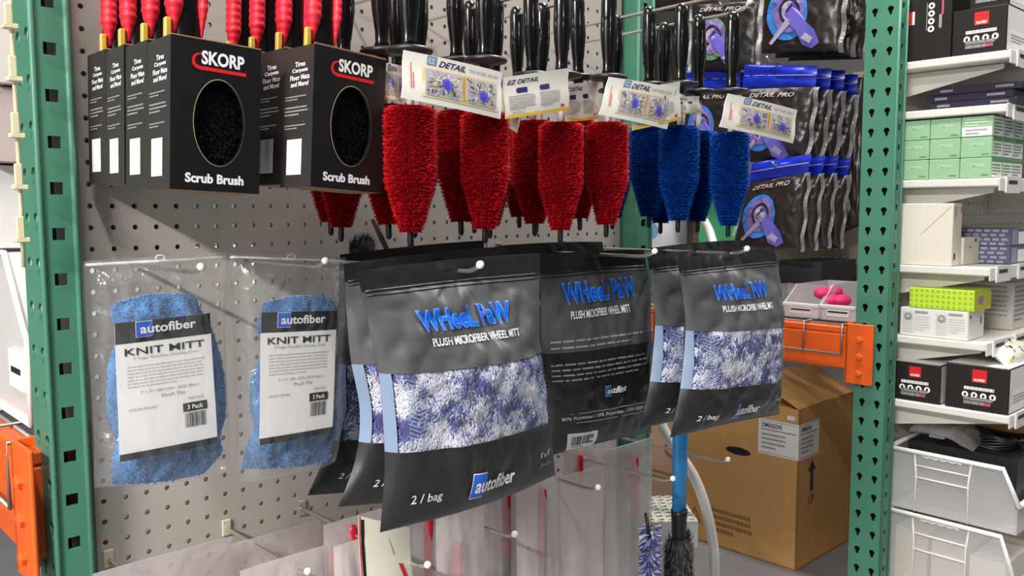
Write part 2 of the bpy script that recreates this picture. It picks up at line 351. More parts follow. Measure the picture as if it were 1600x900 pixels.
# ================================================================== BOXED SCRUB BRUSHES
M_box = mat('black_carton', (24, 23, 25), 0.33, vary=0.06, scale=40)
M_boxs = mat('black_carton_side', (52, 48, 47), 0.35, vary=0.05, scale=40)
M_grip = mat('red_rubber_grip', (226, 34, 56), 0.45)
M_hand = mat('black_handle', (16, 16, 18), 0.22)
M_tab = mat('yellow_plastic_tab', (206, 168, 62), 0.4)
M_bris = mat('black_bristle', (6, 6, 7), 0.6, spec=.3)
M_sticker = mat('white_sticker', (228, 226, 222), 0.5)
BW, BH, BT = .092, .146, .058
def scrub_box(label):
    r = thing('boxed_scrub_brush', label, 'scrub brush', (0, 0, 0), 'boxed scrub brushes'); m = MB()
    front = lambda x, z, d=0: V((x, -BT+d, z))
    cx, cz, rx, rz = .0485, .0675, .026, .042
    m.hole_cell(front, 0, BW, 0, BH, lambda a: (cx+rx*math.cos(a), cz+rz*math.sin(a)), M_box, .003, M_dark)
    # finer rim so the oval reads round
    N = 40; m.add([front(cx+q*rx*math.cos(2*PI*k/N), cz+q*rz*math.sin(2*PI*k/N), -.0003-(.0002 if q < 1.01 else 0)) for q in (1.0, 1.018) for k in range(N)], [(k, (k+1) % N, N+(k+1) % N, N+k) for k in range(N)], mat('oval_rim', (150, 138, 118), .7))
    m.add([front(cx+q*rx*math.cos(2*PI*k/N), cz+q*rz*math.sin(2*PI*k/N), -.0002) for q in (1.018, 1.12) for k in range(N)], [(k, (k+1) % N, N+(k+1) % N, N+k) for k in range(N)], M_box)
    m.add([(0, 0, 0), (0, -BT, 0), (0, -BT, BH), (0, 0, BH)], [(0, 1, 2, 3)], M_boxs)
    m.add([(BW, 0, 0), (BW, -BT, 0), (BW, -BT, BH), (BW, 0, BH)], [(3, 2, 1, 0)], M_box)
    m.add([(0, 0, 0), (BW, 0, 0), (BW, 0, BH), (0, 0, BH)], [(3, 2, 1, 0)], M_box)
    m.add([(0, 0, 0), (BW, 0, 0), (BW, -BT, 0), (0, -BT, 0)], [(0, 1, 2, 3)], M_kraft)
    m.box(0, BW, -BT, -BT+.0012, BH-.0006, BH+.0012, M_kraft)            # raw top edge of the front panel
    m.box(.040, BW, -BT+.003, -.001, BH-.002, BH-.001, M_box)             # half-open top flap
    # front print
    fn = plane_fn((0, -BT, 0), (1, 0, 0), (0, 0, 1))
    m.text('SKORP', fn, .030, .1225, .044, .0135, M_white, bold=.035)
    sw = [(.0300, .1325, .0006), (.0262, .1318, .0010), (.0232, .1295, .0013), (.0218, .1262, .0015), (.0222, .1226, .0017), (.0245, .1198, .0018), (.0285, .1187, .0018), (.045, .1185, .0017), (.076, .1182, .0017)]
    for i in range(len(sw)-1):                                             # red hook-shaped stroke round the word
        (xa, ya, ta), (xb, yb, tb) = sw[i], sw[i+1]; n = V((-(yb-ya), xb-xa)).normalized(); n0 = V((-(yb-sw[i-1][1]), xb-sw[i-1][0])).normalized() if i else n; n1 = V((-(sw[i+2][1]-ya), sw[i+2][0]-xa)).normalized() if i < len(sw)-2 else n
        m.poly(fn, [(xa-n0.x*ta, ya-n0.y*ta), (xb-n1.x*tb, yb-n1.y*tb), (xb+n1.x*tb, yb+n1.y*tb), (xa+n0.x*ta, ya+n0.y*ta)], M_red, .0005)
    m.text('Scrub Brush', fn, .0145, .0075, .060, .0095, M_white, bold=.04)
    # narrow side print
    fs = plane_fn((0, 0, 0), (0, -1, 0), (0, 0, 1))
    for k, t in enumerate(('Tires', 'Carpets', 'Floor Mats', 'and More!')):
        ww = (.019, .029, .036, .033)[k]; m.text(t, fs, BT/2-ww/2+.004, .125-.0068*k, ww, .0052, M_white, bold=.02)
    m.greek(fs, .006, .090, .040, .006, 2, M_grey); m.greek(fs, .006, .074, .045, .011, 3, M_grey); m.greek(fs, .006, .060, .040, .006, 2, M_grey)
    m.quad(fs, .012, .013, .040, .050, M_sticker, .0004)
    m.build('carton', r)
    # bristles seen through the oval
    m = MB(); rnd = random.Random(3)
    m.box(.006, BW-.006, -BT+.012, -.004, .010, .125, M_bris)
    for _ in range(1500):
        x = .008+rnd.random()*(BW-.016); z = .012+rnd.random()*.108
        a = V((x, -BT+.013, z)); b = V((x+rnd.uniform(-.004, .004), -BT+.005, z+rnd.uniform(-.007, .003)))
        wv = V((.0005, 0, .0002)); m.add([a-wv, a+wv, b+wv*.6, b-wv*.6], [(0, 1, 2, 3)], M_bris)
    m.build('bristles', r)
    # handle rising out of the open top
    h = MB(); hx, hy = .026, -.030
    prof = [(-.012, .135), (.000, .17), (.004, .20), (.004, .29), (.0, .330), (.0, .352)]
    def core(u, v):
        i = min(int(v*5), 4); t = v*5-i; z = prof[i][1]*(1-t)+prof[i+1][1]*t
        hw = .0125+.003*math.sin(v*5.5); a = 2*PI*u
        return V((hx+hw*math.cos(a), hy+.010*math.sin(a), z))
    h.grid(core, 16, 20, M_hand); hb = h.build('handle', r)
    for sx in (-1, 1):
        g = MB()
        def grip(u, v):
            z = .153+v*.185; a = 2*PI*u; tap = min(1, v*7)*.75+.25
            rib = 1+.04*math.sin(v*2*PI*22)
            return V((hx+sx*.0125+sx*.001*rib+(.0085 if sx < 0 else .0055)*tap*math.cos(a)*rib, hy-.004+.0105*tap*rib*math.sin(a), z))
        g.grid(grip, 12, 110, M_grip); attach(g.build('grip'), hb)
    t = MB(); t.box(.0015, .0085, -.040, -.034, .130, .166, M_tab, .0015); t.build('tab', r)
    l = MB(); pts = [(hx+.010*math.cos(a), hy, .352+.012*math.sin(a)) for a in [2*PI*k/16 for k in range(17)]]; l.tube(pts, .0035, M_hand, 8, False); l.build('hanging_loop', r)
    return r
sb = scrub_box('black boxed scrub brush at the front of the left stack')
stacks = [(-.004, 'left', 4), (.121, 'right', 4)]
words = ['frontmost', 'second', 'third', 'rearmost']
first = True
for sx, nm, n in stacks:
    for k in range(n):
        lab = {0: 'black boxed scrub brush with oval window, frontmost of the %s stack', 1: 'black boxed scrub brush directly behind the front box of the %s stack', 2: 'black boxed scrub brush third from the front of the %s stack', 3: 'black boxed scrub brush nearest the pegboard in the %s stack'}[k] % nm
        y = (-.250 if nm == 'left' else -.286) + .0605*k + BT
        loc = (sx+.0005*k+(.002 if nm == 'right' else 0), y, (.0150 if nm == 'left' else .0185)+.0035*k)
        if first: o = sb; o['label'] = lab; o.location = loc; first = False
        else: o = dup(sb, lab, None, loc)
        o.rotation_euler = (0, math.radians((2.6 if nm == 'left' else 3.6)-.3*k), math.radians((0, 1.0, -.8, .6)[k]+(0 if nm == 'left' else 3.5 if k == 0 else 1.5)))

# ================================================================== PEG HOOKS
def hook(label, X, z, L, tip=.020, rise=.02, r=.0026, base=True, clip=None):
    o = thing('peg_hook', label, 'hook', (X, 0, z), 'chrome peg hooks'); m = MB()
    pts = [(X, .006, z), (X, -.01, z)] + [(X, -L+tip*1.6, z+.0)] + [(X, -L+tip*1.6-tip*1.6*math.sin(a), z+rise*(1-math.cos(a))) for a in (.25, .5, .75, 1.0)]
    m.tube(pts, r, M_chrome, 8); m.build('wire', o); e = V(pts[-1])
    b = MB(); b.ball(e, .0045, mat('tip_glint_white', (245, 243, 238), 0.25), 6); b.build('tip', o)  # white colour stands in for the lamps' glint on the glossy tip
    if base:
        b = MB(); b.box(X-.006, X+.006, -.0035, 0, z-.010, z+.012, clip or M_chrome, .001); b.tube([(X, -.002, z+.008), (X, .007, z+.008), (X, .009, z+.014)], r, M_chrome, 6); b.build('base_plate', o)
    return o
hook('chrome peg hook carrying the left stack of boxed brushes', .026, .366, .29)
hook('chrome peg hook carrying the right stack of boxed brushes', .153, .366, .33)

# ================================================================== WHEEL BRUSHES
def wheel_brush_meshes(cn, rgb, dark):
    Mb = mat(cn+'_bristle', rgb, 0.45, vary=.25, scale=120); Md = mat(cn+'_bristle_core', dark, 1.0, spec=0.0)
    out = {}
    h = MB()                                      # moulded grip, hole at z = 0
    prof = [(.001, .013), (.007, .0115), (.0105, .006), (.0118, -.002), (.0118, -.02), (.0125, -.04), (.0112, -.06), (.0085, -.080), (.0085, -.092), (.011, -.099)]
    h.lathe(prof, M_hand, n=16, sx=1.0, sy=.8)
    for k in range(6): a = k*PI/3; h.tube([(.0108*math.cos(a), .0086*math.sin(a), -.012), (.0118*math.cos(a), .0094*math.sin(a), -.045), (.0082*math.cos(a), .0066*math.sin(a), -.078)], .0012, M_hand, 6)
    out['handle'] = h
    g = MB(); g.lathe([(.006, -.097), (.024, -.100), (.0262, -.1025), (.0255, -.105), (.007, -.107), (.0065, -.116)], mat('guard_rubber', (38, 38, 40), .4), n=24); out['guard'] = g
    s = MB(); s.tube([(0, 0, -.112), (.001, 0, -.14), (0, 0, -.17)], .0042, mat('white_stem', (222, 214, 210), .35), 8); out['stem'] = s
    b = MB(); Z0, Z1 = -.163, -.300
    def R(t): return .0295*(min(1, (t+.012)/.03))**.3 if t < .58 else .0295 - (t-.58)/.42*.0165
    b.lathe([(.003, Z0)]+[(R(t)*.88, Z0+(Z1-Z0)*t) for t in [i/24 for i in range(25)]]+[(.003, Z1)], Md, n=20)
    rnd = random.Random(len(cn))
    for i in range(15000):
        t = rnd.random(); t = round(t*30)/30 + rnd.gauss(0, .008); t = min(max(t, 0), 1)
        a = rnd.random()*2*PI; da = abs((a-PI*1.30+PI) % (2*PI)-PI)
        if da < .10 and rnd.random() < .8: continue
        rr = R(t)*(.94+.08*rnd.random()); z = Z0+(Z1-Z0)*t
        d = V((math.cos(a), math.sin(a), 0)); p = d*rr*.80 + V((0, 0, z)); q = d*rr + V((rnd.uniform(-.0012, .0012), rnd.uniform(-.0012, .0012), z+rnd.uniform(-.0016, .0012)))
        wv = V((-math.sin(a), math.cos(a), rnd.uniform(-1, 1))).normalized()*.00034
        b.add([p-wv, p+wv, q+wv*.7, q-wv*.7], [(0, 1, 2, 3)], Mb)
    out['bristles'] = b
    t = MB(); t.lathe([(.0028, Z1+.004), (.0036, Z1), (.0036, Z1-.015), (.002, Z1-.018)], M_dark, n=10); out['tip'] = t
    return out
def brush_thing(kit, label, group):
    r = thing('wheel_brush', label, 'brush', (0, 0, 0), group)
    for k, mb in kit.items(): mb.build(k, r)
    return r
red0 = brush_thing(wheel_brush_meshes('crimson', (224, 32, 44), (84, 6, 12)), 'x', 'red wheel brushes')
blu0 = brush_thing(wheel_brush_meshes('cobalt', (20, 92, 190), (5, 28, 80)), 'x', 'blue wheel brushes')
used = set()
def brush(proto, X, Y, z, label, rot=(0, 0, 0)):
    if id(proto) not in used: used.add(id(proto)); o = proto; o['label'] = label
    else: o = dup(proto, label)
    o.location = (X, Y, z); o.rotation_euler = tuple(math.radians(a) for a in rot); return o
HZ = .282
rows = [('first', 643, -.300, .000), ('second', 760, -.300, .002), ('third', 878, -.300, -.002), ('fourth', 950, -.300, .004)]
cards = {}
ordn = ['frontmost', 'behind the front one', 'third back', 'nearest the pegboard']
for nm, px, Y, dz in rows:
    X = PY(px, 250, Y).x
    hook('chrome peg hook of the %s row of red brushes from the left' % nm, X, HZ-.0015+dz, .365, rise=.028)
    for k in range(4):
        y = Y + (0, .0605, .122, .183)[k]
        lab = {0: 'red bristle wheel brush hanging at the front of the %s row from the left', 1: 'red wheel brush just behind the front brush of the %s row from the left', 2: 'red wheel brush third back on the hook of the %s row from the left', 3: 'red wheel brush nearest the pegboard in the %s row from the left'}[k] % nm
        o = brush(red0, X+(0, .003, -.004, .002)[k], y, HZ-.012+dz+(-.0, .008, .004, .010)[k], lab, (0, (.5, -1.5, 2, -1)[k], (0, 8, -15, 10)[k]))
        if k == 0: cards[nm] = o
        if k == 1: cards[nm+'_b'] = o
for nm, px, Y, dz in [('left', 1062, -.311, .008), ('right', 1141, -.352, .000)]:
    X = PY(px, 250, Y).x
    hook('chrome peg hook carrying the %s row of blue brushes' % nm, X, HZ-.0015+dz, .385, rise=.026)
    for k in range(3):
        y = Y + (0, .0605, .121)[k]
        lab = {0: 'bright blue bristle wheel brush at the front of the %s blue row', 1: 'blue wheel brush just behind the front brush of the %s blue row', 2: 'blue wheel brush nearest the pegboard in the %s blue row'}[k] % nm
        o = brush(blu0, X+(0, .002, -.003)[k], y, HZ-.012+dz+(0, .006, .003)[k], lab, (0, (.3, -1, 1)[k], (-12, 8, 0)[k]))
        if k == 0: cards['blue_'+nm] = o
        if k == 1: cards['blue_'+nm+'_b'] = o

# printed hang cards
M_card = mat('card_stock', (250, 247, 238), .45)
M_cream = mat('cream_print', (236, 224, 172), .5); M_cardb = mat('card_stock_back', (228, 224, 216), .5)
M_ink = mat('navy_ink', (30, 34, 92), .5); M_lblue = mat('pale_blue_ink', (120, 160, 205), .5); M_purp = mat('violet_ink', (88, 82, 196), .5)
M_pg = [mat('photo_grey', (160, 156, 152), .5), mat('photo_lilac', (188, 178, 192), .5), mat('photo_dark', (70, 68, 72), .5), mat('photo_light', (226, 222, 212), .5), mat('photo_olive', (150, 160, 120), .5)]
def hang_card(brush_o, px, Y, back=False, dY=0.0):
    tl, tr, br, bl = [PY(x, y, Y+(dY if i in (1, 2) else 0)) for i, (x, y) in enumerate(px)]
    fn = quad_fn(tl, tr, br, bl, .0035); m = MB(); mc = M_cardb if back else M_card
    m.grid(lambda u, v: fn(u, 1-v, 0), 12, 4, mc); m.grid(lambda u, v: fn(u, 1-v, -.0008), 12, 4, mc, flip=True)
    e = [(i/12, 0) for i in range(13)]+[(1, j/4) for j in range(1, 5)]+[(1-i/12, 1) for i in range(1, 13)]+[(0, 1-j/4) for j in range(1, 4)]
    n = len(e); m.add([fn(x, y, 0) for x, y in e]+[fn(x, y, -.0008) for x, y in e], [(k, (k+1) % n, n+(k+1) % n, n+k) for k in range(n)], mc)
    rnd = random.Random(int(px[0][0]))
    if not back:
        m.quad(fn, .21, .80, .30, .985, M_lblue, .0005, 2, 1); m.text('EZ', fn, .225, .83, .06, .11, M_white, .02, off=.0009)
        m.text('DETAIL', fn, .32, .80, .27, .125, M_ink, .02, .35, off=.0007); m.text('THE WHEEL BRUSH', fn, .62, .82, .33, .07, M_grey, .0, off=.0007)
        m.quad(fn, .17, .13, .95, .76, M_cream, .0005, 8, 1)
        for (a, b, bx, by) in ((.20, .555, .40, .45), (.60, .925, .78, .38)):
            m.quad(fn, a, .17, b, .72, M_pg[1], .0008, 6, 2)
            for _ in range(110):
                cx_, cy_ = rnd.uniform(a+.03, b-.03), rnd.uniform(.22, .66); an = math.atan2(cy_-by, cx_-bx)+rnd.gauss(0, .35); l_ = rnd.uniform(.01, .035); t_ = .006
                P = [(cx_+l_*math.cos(an)-t_*math.sin(an), cy_+1.7*(l_*math.sin(an)+t_*math.cos(an))), (cx_-l_*math.cos(an)-t_*math.sin(an), cy_+1.7*(-l_*math.sin(an)+t_*math.cos(an))), (cx_-l_*math.cos(an)+t_*math.sin(an), cy_+1.7*(-l_*math.sin(an)-t_*math.cos(an))), (cx_+l_*math.cos(an)+t_*math.sin(an), cy_+1.7*(l_*math.sin(an)-t_*math.cos(an)))]
                P = [(min(max(x, a), b), min(max(y, .17), .72)) for x, y in P]
                m.poly(fn, P[::-1], rnd.choice(M_pg), .0011+rnd.random()*.0003)
            m.quad(fn, .563, .17, .588, .72, M_yellow, .0009, 1, 1); m.disc(fn, bx, by, .050, .125, M_purp, .0017, 18)
            m.disc(fn, bx-.005, by-.01, .030, .08, mat('ultramarine_print', (58, 56, 190), .5), .0019, 14)
        m.greek(plane_swap(fn), .25, -.10, .55, .04, 2, M_red, .0007)
    else:
        m.quad(fn, 0, 0, 1, .075, M_yellow, .0005, 8, 1)
        m.text('EZ DETAIL', fn, .05, .80, .44, .10, M_ink, .02, .35, off=.0007)
        for bx in (.22, .56):
            m.poly(fn, [(bx-.06, .64), (bx-.04, .58), (bx+.10, .58), (bx+.10, .70), (bx-.04, .70)], M_ink, .0008)
        m.greek(fn, .05, .18, .38, .36, 7, M_grey, .0006); m.greek(fn, .50, .18, .34, .36, 7, M_grey, .0006)
        m.greek(fn, .08, .10, .30, .04, 1, M_grey, .0006)
        m.quad(fn, .84, .11, .90, .17, M_red, .0007)
    o = m.build('hang_card'); o.parent = brush_o
    bpy.context.view_layer.update(); o.matrix_parent_inverse = brush_o.matrix_world.inverted()
    o['label'] = 'printed card with two pictures' if not back else 'printed card seen from its text side'
def plane_swap(fn): return lambda x, y, off=0: fn(-y, x, off)
hang_card(cards['first'], [(631, 78), (785, 113), (782, 186), (627, 153)], -.336)
hang_card(cards['third'], [(786, 121), (889, 106), (888, 172), (790, 186)], -.334, True)
hang_card(cards['third_b'], [(880, 132), (936, 127), (934, 186), (878, 192)], -.275, True)
hang_card(cards['fourth'], [(952, 120), (1056, 138), (1042, 202), (936, 179)], -.337)
hang_card(cards['blue_left'], [(985, 140), (1063, 127), (1063, 187), (988, 204)], -.335, True)
hang_card(cards['blue_right'], [(1138, 146), (1246, 172), (1239, 224), (1124, 198)], -.378)
hang_card(cards['blue_right_b'], [(1050, 152), (1093, 150), (1094, 176), (1050, 180)], -.325, True)
hang_card(cards['first_b'], [(598, 98), (632, 104), (628, 160), (594, 152)], -.272)
hang_card(cards['second_b'], [(782, 140), (818, 150), (808, 208), (775, 192)], -.29)
# [(742, 128), (792, 128), (790, 180), (742, 178)], -.262, True)

# ================================================================== BAGS
class Bag:
    """a pouch between two side outlines; front and back sheets bulge along -Y and +Y (yd)"""
    def __init__(s, L, R, tf, tb, seed=0, wr=.0025, sag=.0, top=0.0, flat=.12, zip_=None, tw=0.0, sq=False):
        s.sq = sq
        s.L, s.R, s.tf, s.tb, s.seed, s.wr, s.sag, s.top, s.flat, s.tw = L, R, tf, tb, seed, wr, sag, top, flat, tw
        s.n = (R[0]-L[0]).cross(L[-1]-L[0]).normalized()        # towards -Y for a board-parallel bag
        if s.n.dot(CAM-L[0]) < 0: s.n = -s.n
        s.H = (L[-1]-L[0]).length
    def edge(s, P, v):
        q = v*(len(P)-1); i = min(int(q), len(P)-2); t = q-i
        p0, p1, p2, p3 = P[max(i-1, 0)], P[i], P[i+1], P[min(i+2, len(P)-1)]
        return .5*((2*p1)+(p2-p0)*t+(2*p0-5*p1+4*p2-p3)*t*t+(3*p1-p0-3*p2+p3)*t**3)
    def pt(s, u, v, side=1, off=0.0):
        u = min(max(u, 0), 1); v = min(max(v, 0), 1)
        p = s.edge(s.L, v).lerp(s.edge(s.R, v), u)
        p.z += -s.sag*math.sin(PI*u)*v**6 + s.top*math.sin(PI*u)*(1-v)**6
        e = max(0, 1-abs(2*u-1)**(7 if s.sq else 2.6))**.6
        g = max(0, min(1, (v-s.flat)/.35))**.7*max(0, 1-max(0, (v-.55)/.45)**3)**.6 if v > s.flat else 0
        if s.sq: g = max(0, min(1, (v-s.flat)/.14))**.7*max(0, 1-max(0, (v-.80)/.20)**3)**.6 if v > s.flat else 0
        w = e*max(g, 0)
        k = s.seed
        wr = s.wr*min(1, e*1.6)*min(1, v*6+.15)*min(1, (1-v)*6+.1)
        d = nz(u*3.1+k, v*3.6, k)*1.3 + abs(nz(u*6+v*5+k, v*6-u*4, k+3))*1.3 + .5*nz(u*14+k, v*14, k+7)
        d += .9*math.exp(-((u-.5)*9+(v-.0)*2)**2)*(1-v)**2          # pull lines under the hanging slot
        t = (s.tf if side > 0 else -s.tb)*w + (wr*d if side > 0 else wr*d*.6)
        t += s.tw*(u-.5)
        return p + s.n*(t + (off if side > 0 else -off))
    def fn(s, side=1, base=0.0): return lambda x, y, off=0: s.pt(x, 1-y, side, off+base)
    def sheets(s, m, mf, nu=40, nv=56, keep=None, keepb=None):
        m.grid(lambda u, v: s.pt(u, v, 1), nu, nv, mf, True, keep)
        m.grid(lambda u, v: s.pt(u, v, -1, .0004), nu, nv, mf, True, keepb, flip=True)
        for uu in (0, 1):
            m.grid(lambda a, v, uu=uu: s.pt(uu, v, 1 if a < .5 else -1, .0004 if a > .5 else 0), 1, nv, mf, True, None, flip=(uu == 1))
        for vv in (0, 1):
            m.grid(lambda u, a, vv=vv: s.pt(u, vv, 1 if a < .5 else -1, .0004 if a > .5 else 0), nu, 1, mf, True, None, flip=(vv == 0))

def logo(m, fn, x0, y0, w_, h_, maxe=.03):
    """blue tile and the maker's word, as printed on bags and labels"""
    tw = w_*.27
    m.quad(fn, x0, y0-h_*.18, x0+tw, y0+h_*1.18, M_white, .0005, 4, 4)
    m.quad(fn, x0+w_*.008, y0-h_*.13, x0+tw-w_*.008, y0+h_*1.13, M_blue, .0008, 4, 4)
    m.text('autofiber', fn, x0+w_*.07, y0+h_*.12, w_*.93, h_*.8, M_white, bold=.022, off=.0012, maxe=maxe)

# ---- clear bags of blue knit mitts
M_knit = mat('blue_microfiber', (70, 122, 176), .9, vary=.40, scale=55, bump=.6, bscale=420, sheen=.4)
M_fuzz = [mat('blue_fuzz', (88, 146, 202), .85, sheen=.3), mat('blue_fuzz_deep', (48, 98, 158), .9), mat('blue_fuzz_pale', (120, 168, 212), .85)]
M_label = mat('label_paper', (240, 240, 240), .4)
def knit_bag(label, L, R, mL, mR, lab, Y, seed):
    Lw = [PY(x, y, Y) for x, y in L]; Rw = [PY(x, y, Y) for x, y in R]
    c = (Lw[0]+Rw[0])/2; r = thing('bagged_knit_mitt', label, 'wash mitt', c)
    bag = Bag(Lw, Rw, .0275, .016, seed, .0036, .004, flat=.09, sq=True)
    m = MB(); bag.sheets(m, M_clear, 44, 60); m.build('clear_bag', r)
    m = MB()
    for vv in (.088, .100): m.tube([bag.pt(.01+.98*k/20, vv, 1, .0006) for k in range(21)], .0011, film('seal_film', (240, 240, 242), .5, .2), 6)
    m.tube([bag.pt(.5*(1+.01*math.cos(a)), .035, 1, .0008)+V((.004*math.cos(a), 0, .003*math.sin(a))) for a in [2*PI*k/12 for k in range(13)]], .0005, M_white, 5, False)
    m.build('zip_seal', r)
    # mitt: a fuzzy folded cushion
    ml = [PY(x, y, Y) for x, y in mL]; mr = [PY(x, y, Y) for x, y in mR]
    mitt = Bag(ml, mr, .0080, .011, seed+5, .0058, .003, .006, flat=-.15)
    m = MB(); mitt.sheets(m, M_knit, 44, 56)
    rnd = random.Random(seed)
    for _ in range(5200):
        u, v = rnd.random(), rnd.random(); p = mitt.pt(u, v, 1, -.0003); a = rnd.random()*2*PI; l_ = rnd.uniform(.0016, .0034)
        q = p + V((math.cos(a), -.25, math.sin(a)))*l_ ; wv = V((math.sin(a), 0, -math.cos(a)))*.00055
        m.add([p-wv, p+wv, q+wv*.5, q-wv*.5], [(0, 1, 2, 3)], rnd.choice(M_fuzz))
    m.build('mitt', r)
    # printed card in front of the mitt, inside the bag
    tl, tr, br, bl = [PY(x, y, Y-.0225) for x, y in lab]
    fn = quad_fn(tl, tr, br, bl, .0012); m = MB()
    m.grid(lambda u, v: fn(u, 1-v, 0), 10, 10, M_label); m.grid(lambda u, v: fn(u, 1-v, -.0004), 10, 10, M_label, flip=True)
    m.quad(fn, 0, .845, 1, 1, M_black, .0003, 8, 2); m.quad(fn, 0, 0, 1, .05, M_black, .0003, 8, 1)
    logo(m, fn, .20, .895, .63, .085, .05)
    m.text('KNIT MITT', fn, .085, .755, .83, .052, M_black, bold=.012, off=.0006)
    m.text('5 Finger Microfiber Detailing Glove', fn, .17, .715, .67, .026, M_grey, off=.0006)
    m.greek(fn, .10, .515, .82, .17, 7, mat('pale_grey_print', (196, 196, 196), .5), .0005, fill=.3)
    m.text('7" x 9" | 800 GSM | 80/20 Blend', fn, .22, .465, .60, .026, M_grey, off=.0006); m.text('Plush Pile', fn, .43, .425, .25, .026, M_grey, off=.0006)
    m.quad(fn, .645, .285, .905, .350, M_black, .0005); m.text('3 Pack', fn, .69, .30, .17, .035, M_white, bold=.02, off=.0008)
    m.text('DARK BLUE', fn, .70, .375, .17, .018, M_grey, off=.0006)
    m.barcode(fn, .66, .165, .23, .11, M_black, .0005, 24, 4)
    m.text('SCAN FOR MORE INFO', fn, .10, .352, .28, .018, M_grey, off=.0006)
    m.build('label_card', r)
    hl = MB(); hl.tube([PY(L[0][0]+18, L[0][1]+12, Y-.001), PY(L[0][0]+19, L[0][1]+14, Y-.001)], .0003, M_white, 4); 
    return r
ZH = PY(337, 412, -.17).z
XA = PY(337, 400, -.20).x; XB = PY(522, 397, -.20).x
hook('chrome peg hook with glint-painted tip holding the left bag of blue mitts', XA-.016, ZH-.008, .205, rise=.016, base=False)
hook('chrome peg hook with glint-painted tip holding the right bag of blue mitts', XB-.012, ZH-.008, .205, rise=.016, base=False)
knit_bag('clear zip bag of blue knit mitts hanging leftmost, beside the green rack post',
         [(131, 408), (131, 432), (136, 520), (142, 600), (147, 690), (147, 762)], [(354, 394), (352, 420), (349, 500), (350, 580), (354, 660), (354, 738)],
         [(178, 474), (172, 494), (182, 522), (170, 566), (166, 610), (168, 650), (180, 690), (174, 722), (176, 757)], [(306, 462), (314, 484), (330, 510), (347, 566), (352, 610), (352, 650), (344, 684), (346, 708), (318, 740)],
         [(179, 505), (328, 489), (340, 692), (187, 722)], -.170, 2)
knit_bag('clear zip bag of blue knit mitts hanging between the left bag and the black bags',
         [(358, 396), (360, 420), (366, 520), (368, 610), (370, 700), (376, 754)], [(541, 402), (540, 424), (534, 500), (530, 580), (528, 660), (522, 722)],
         [(412, 474), (402, 510), (408, 550), (393, 590), (390, 630), (396, 668), (384, 700), (377, 732)], [(520, 466), (529, 500), (525, 540), (529, 580), (525, 630), (526, 670), (519, 698), (512, 722)],
         [(408, 488), (527, 485), (519, 676), (405, 696)], -.178, 11)

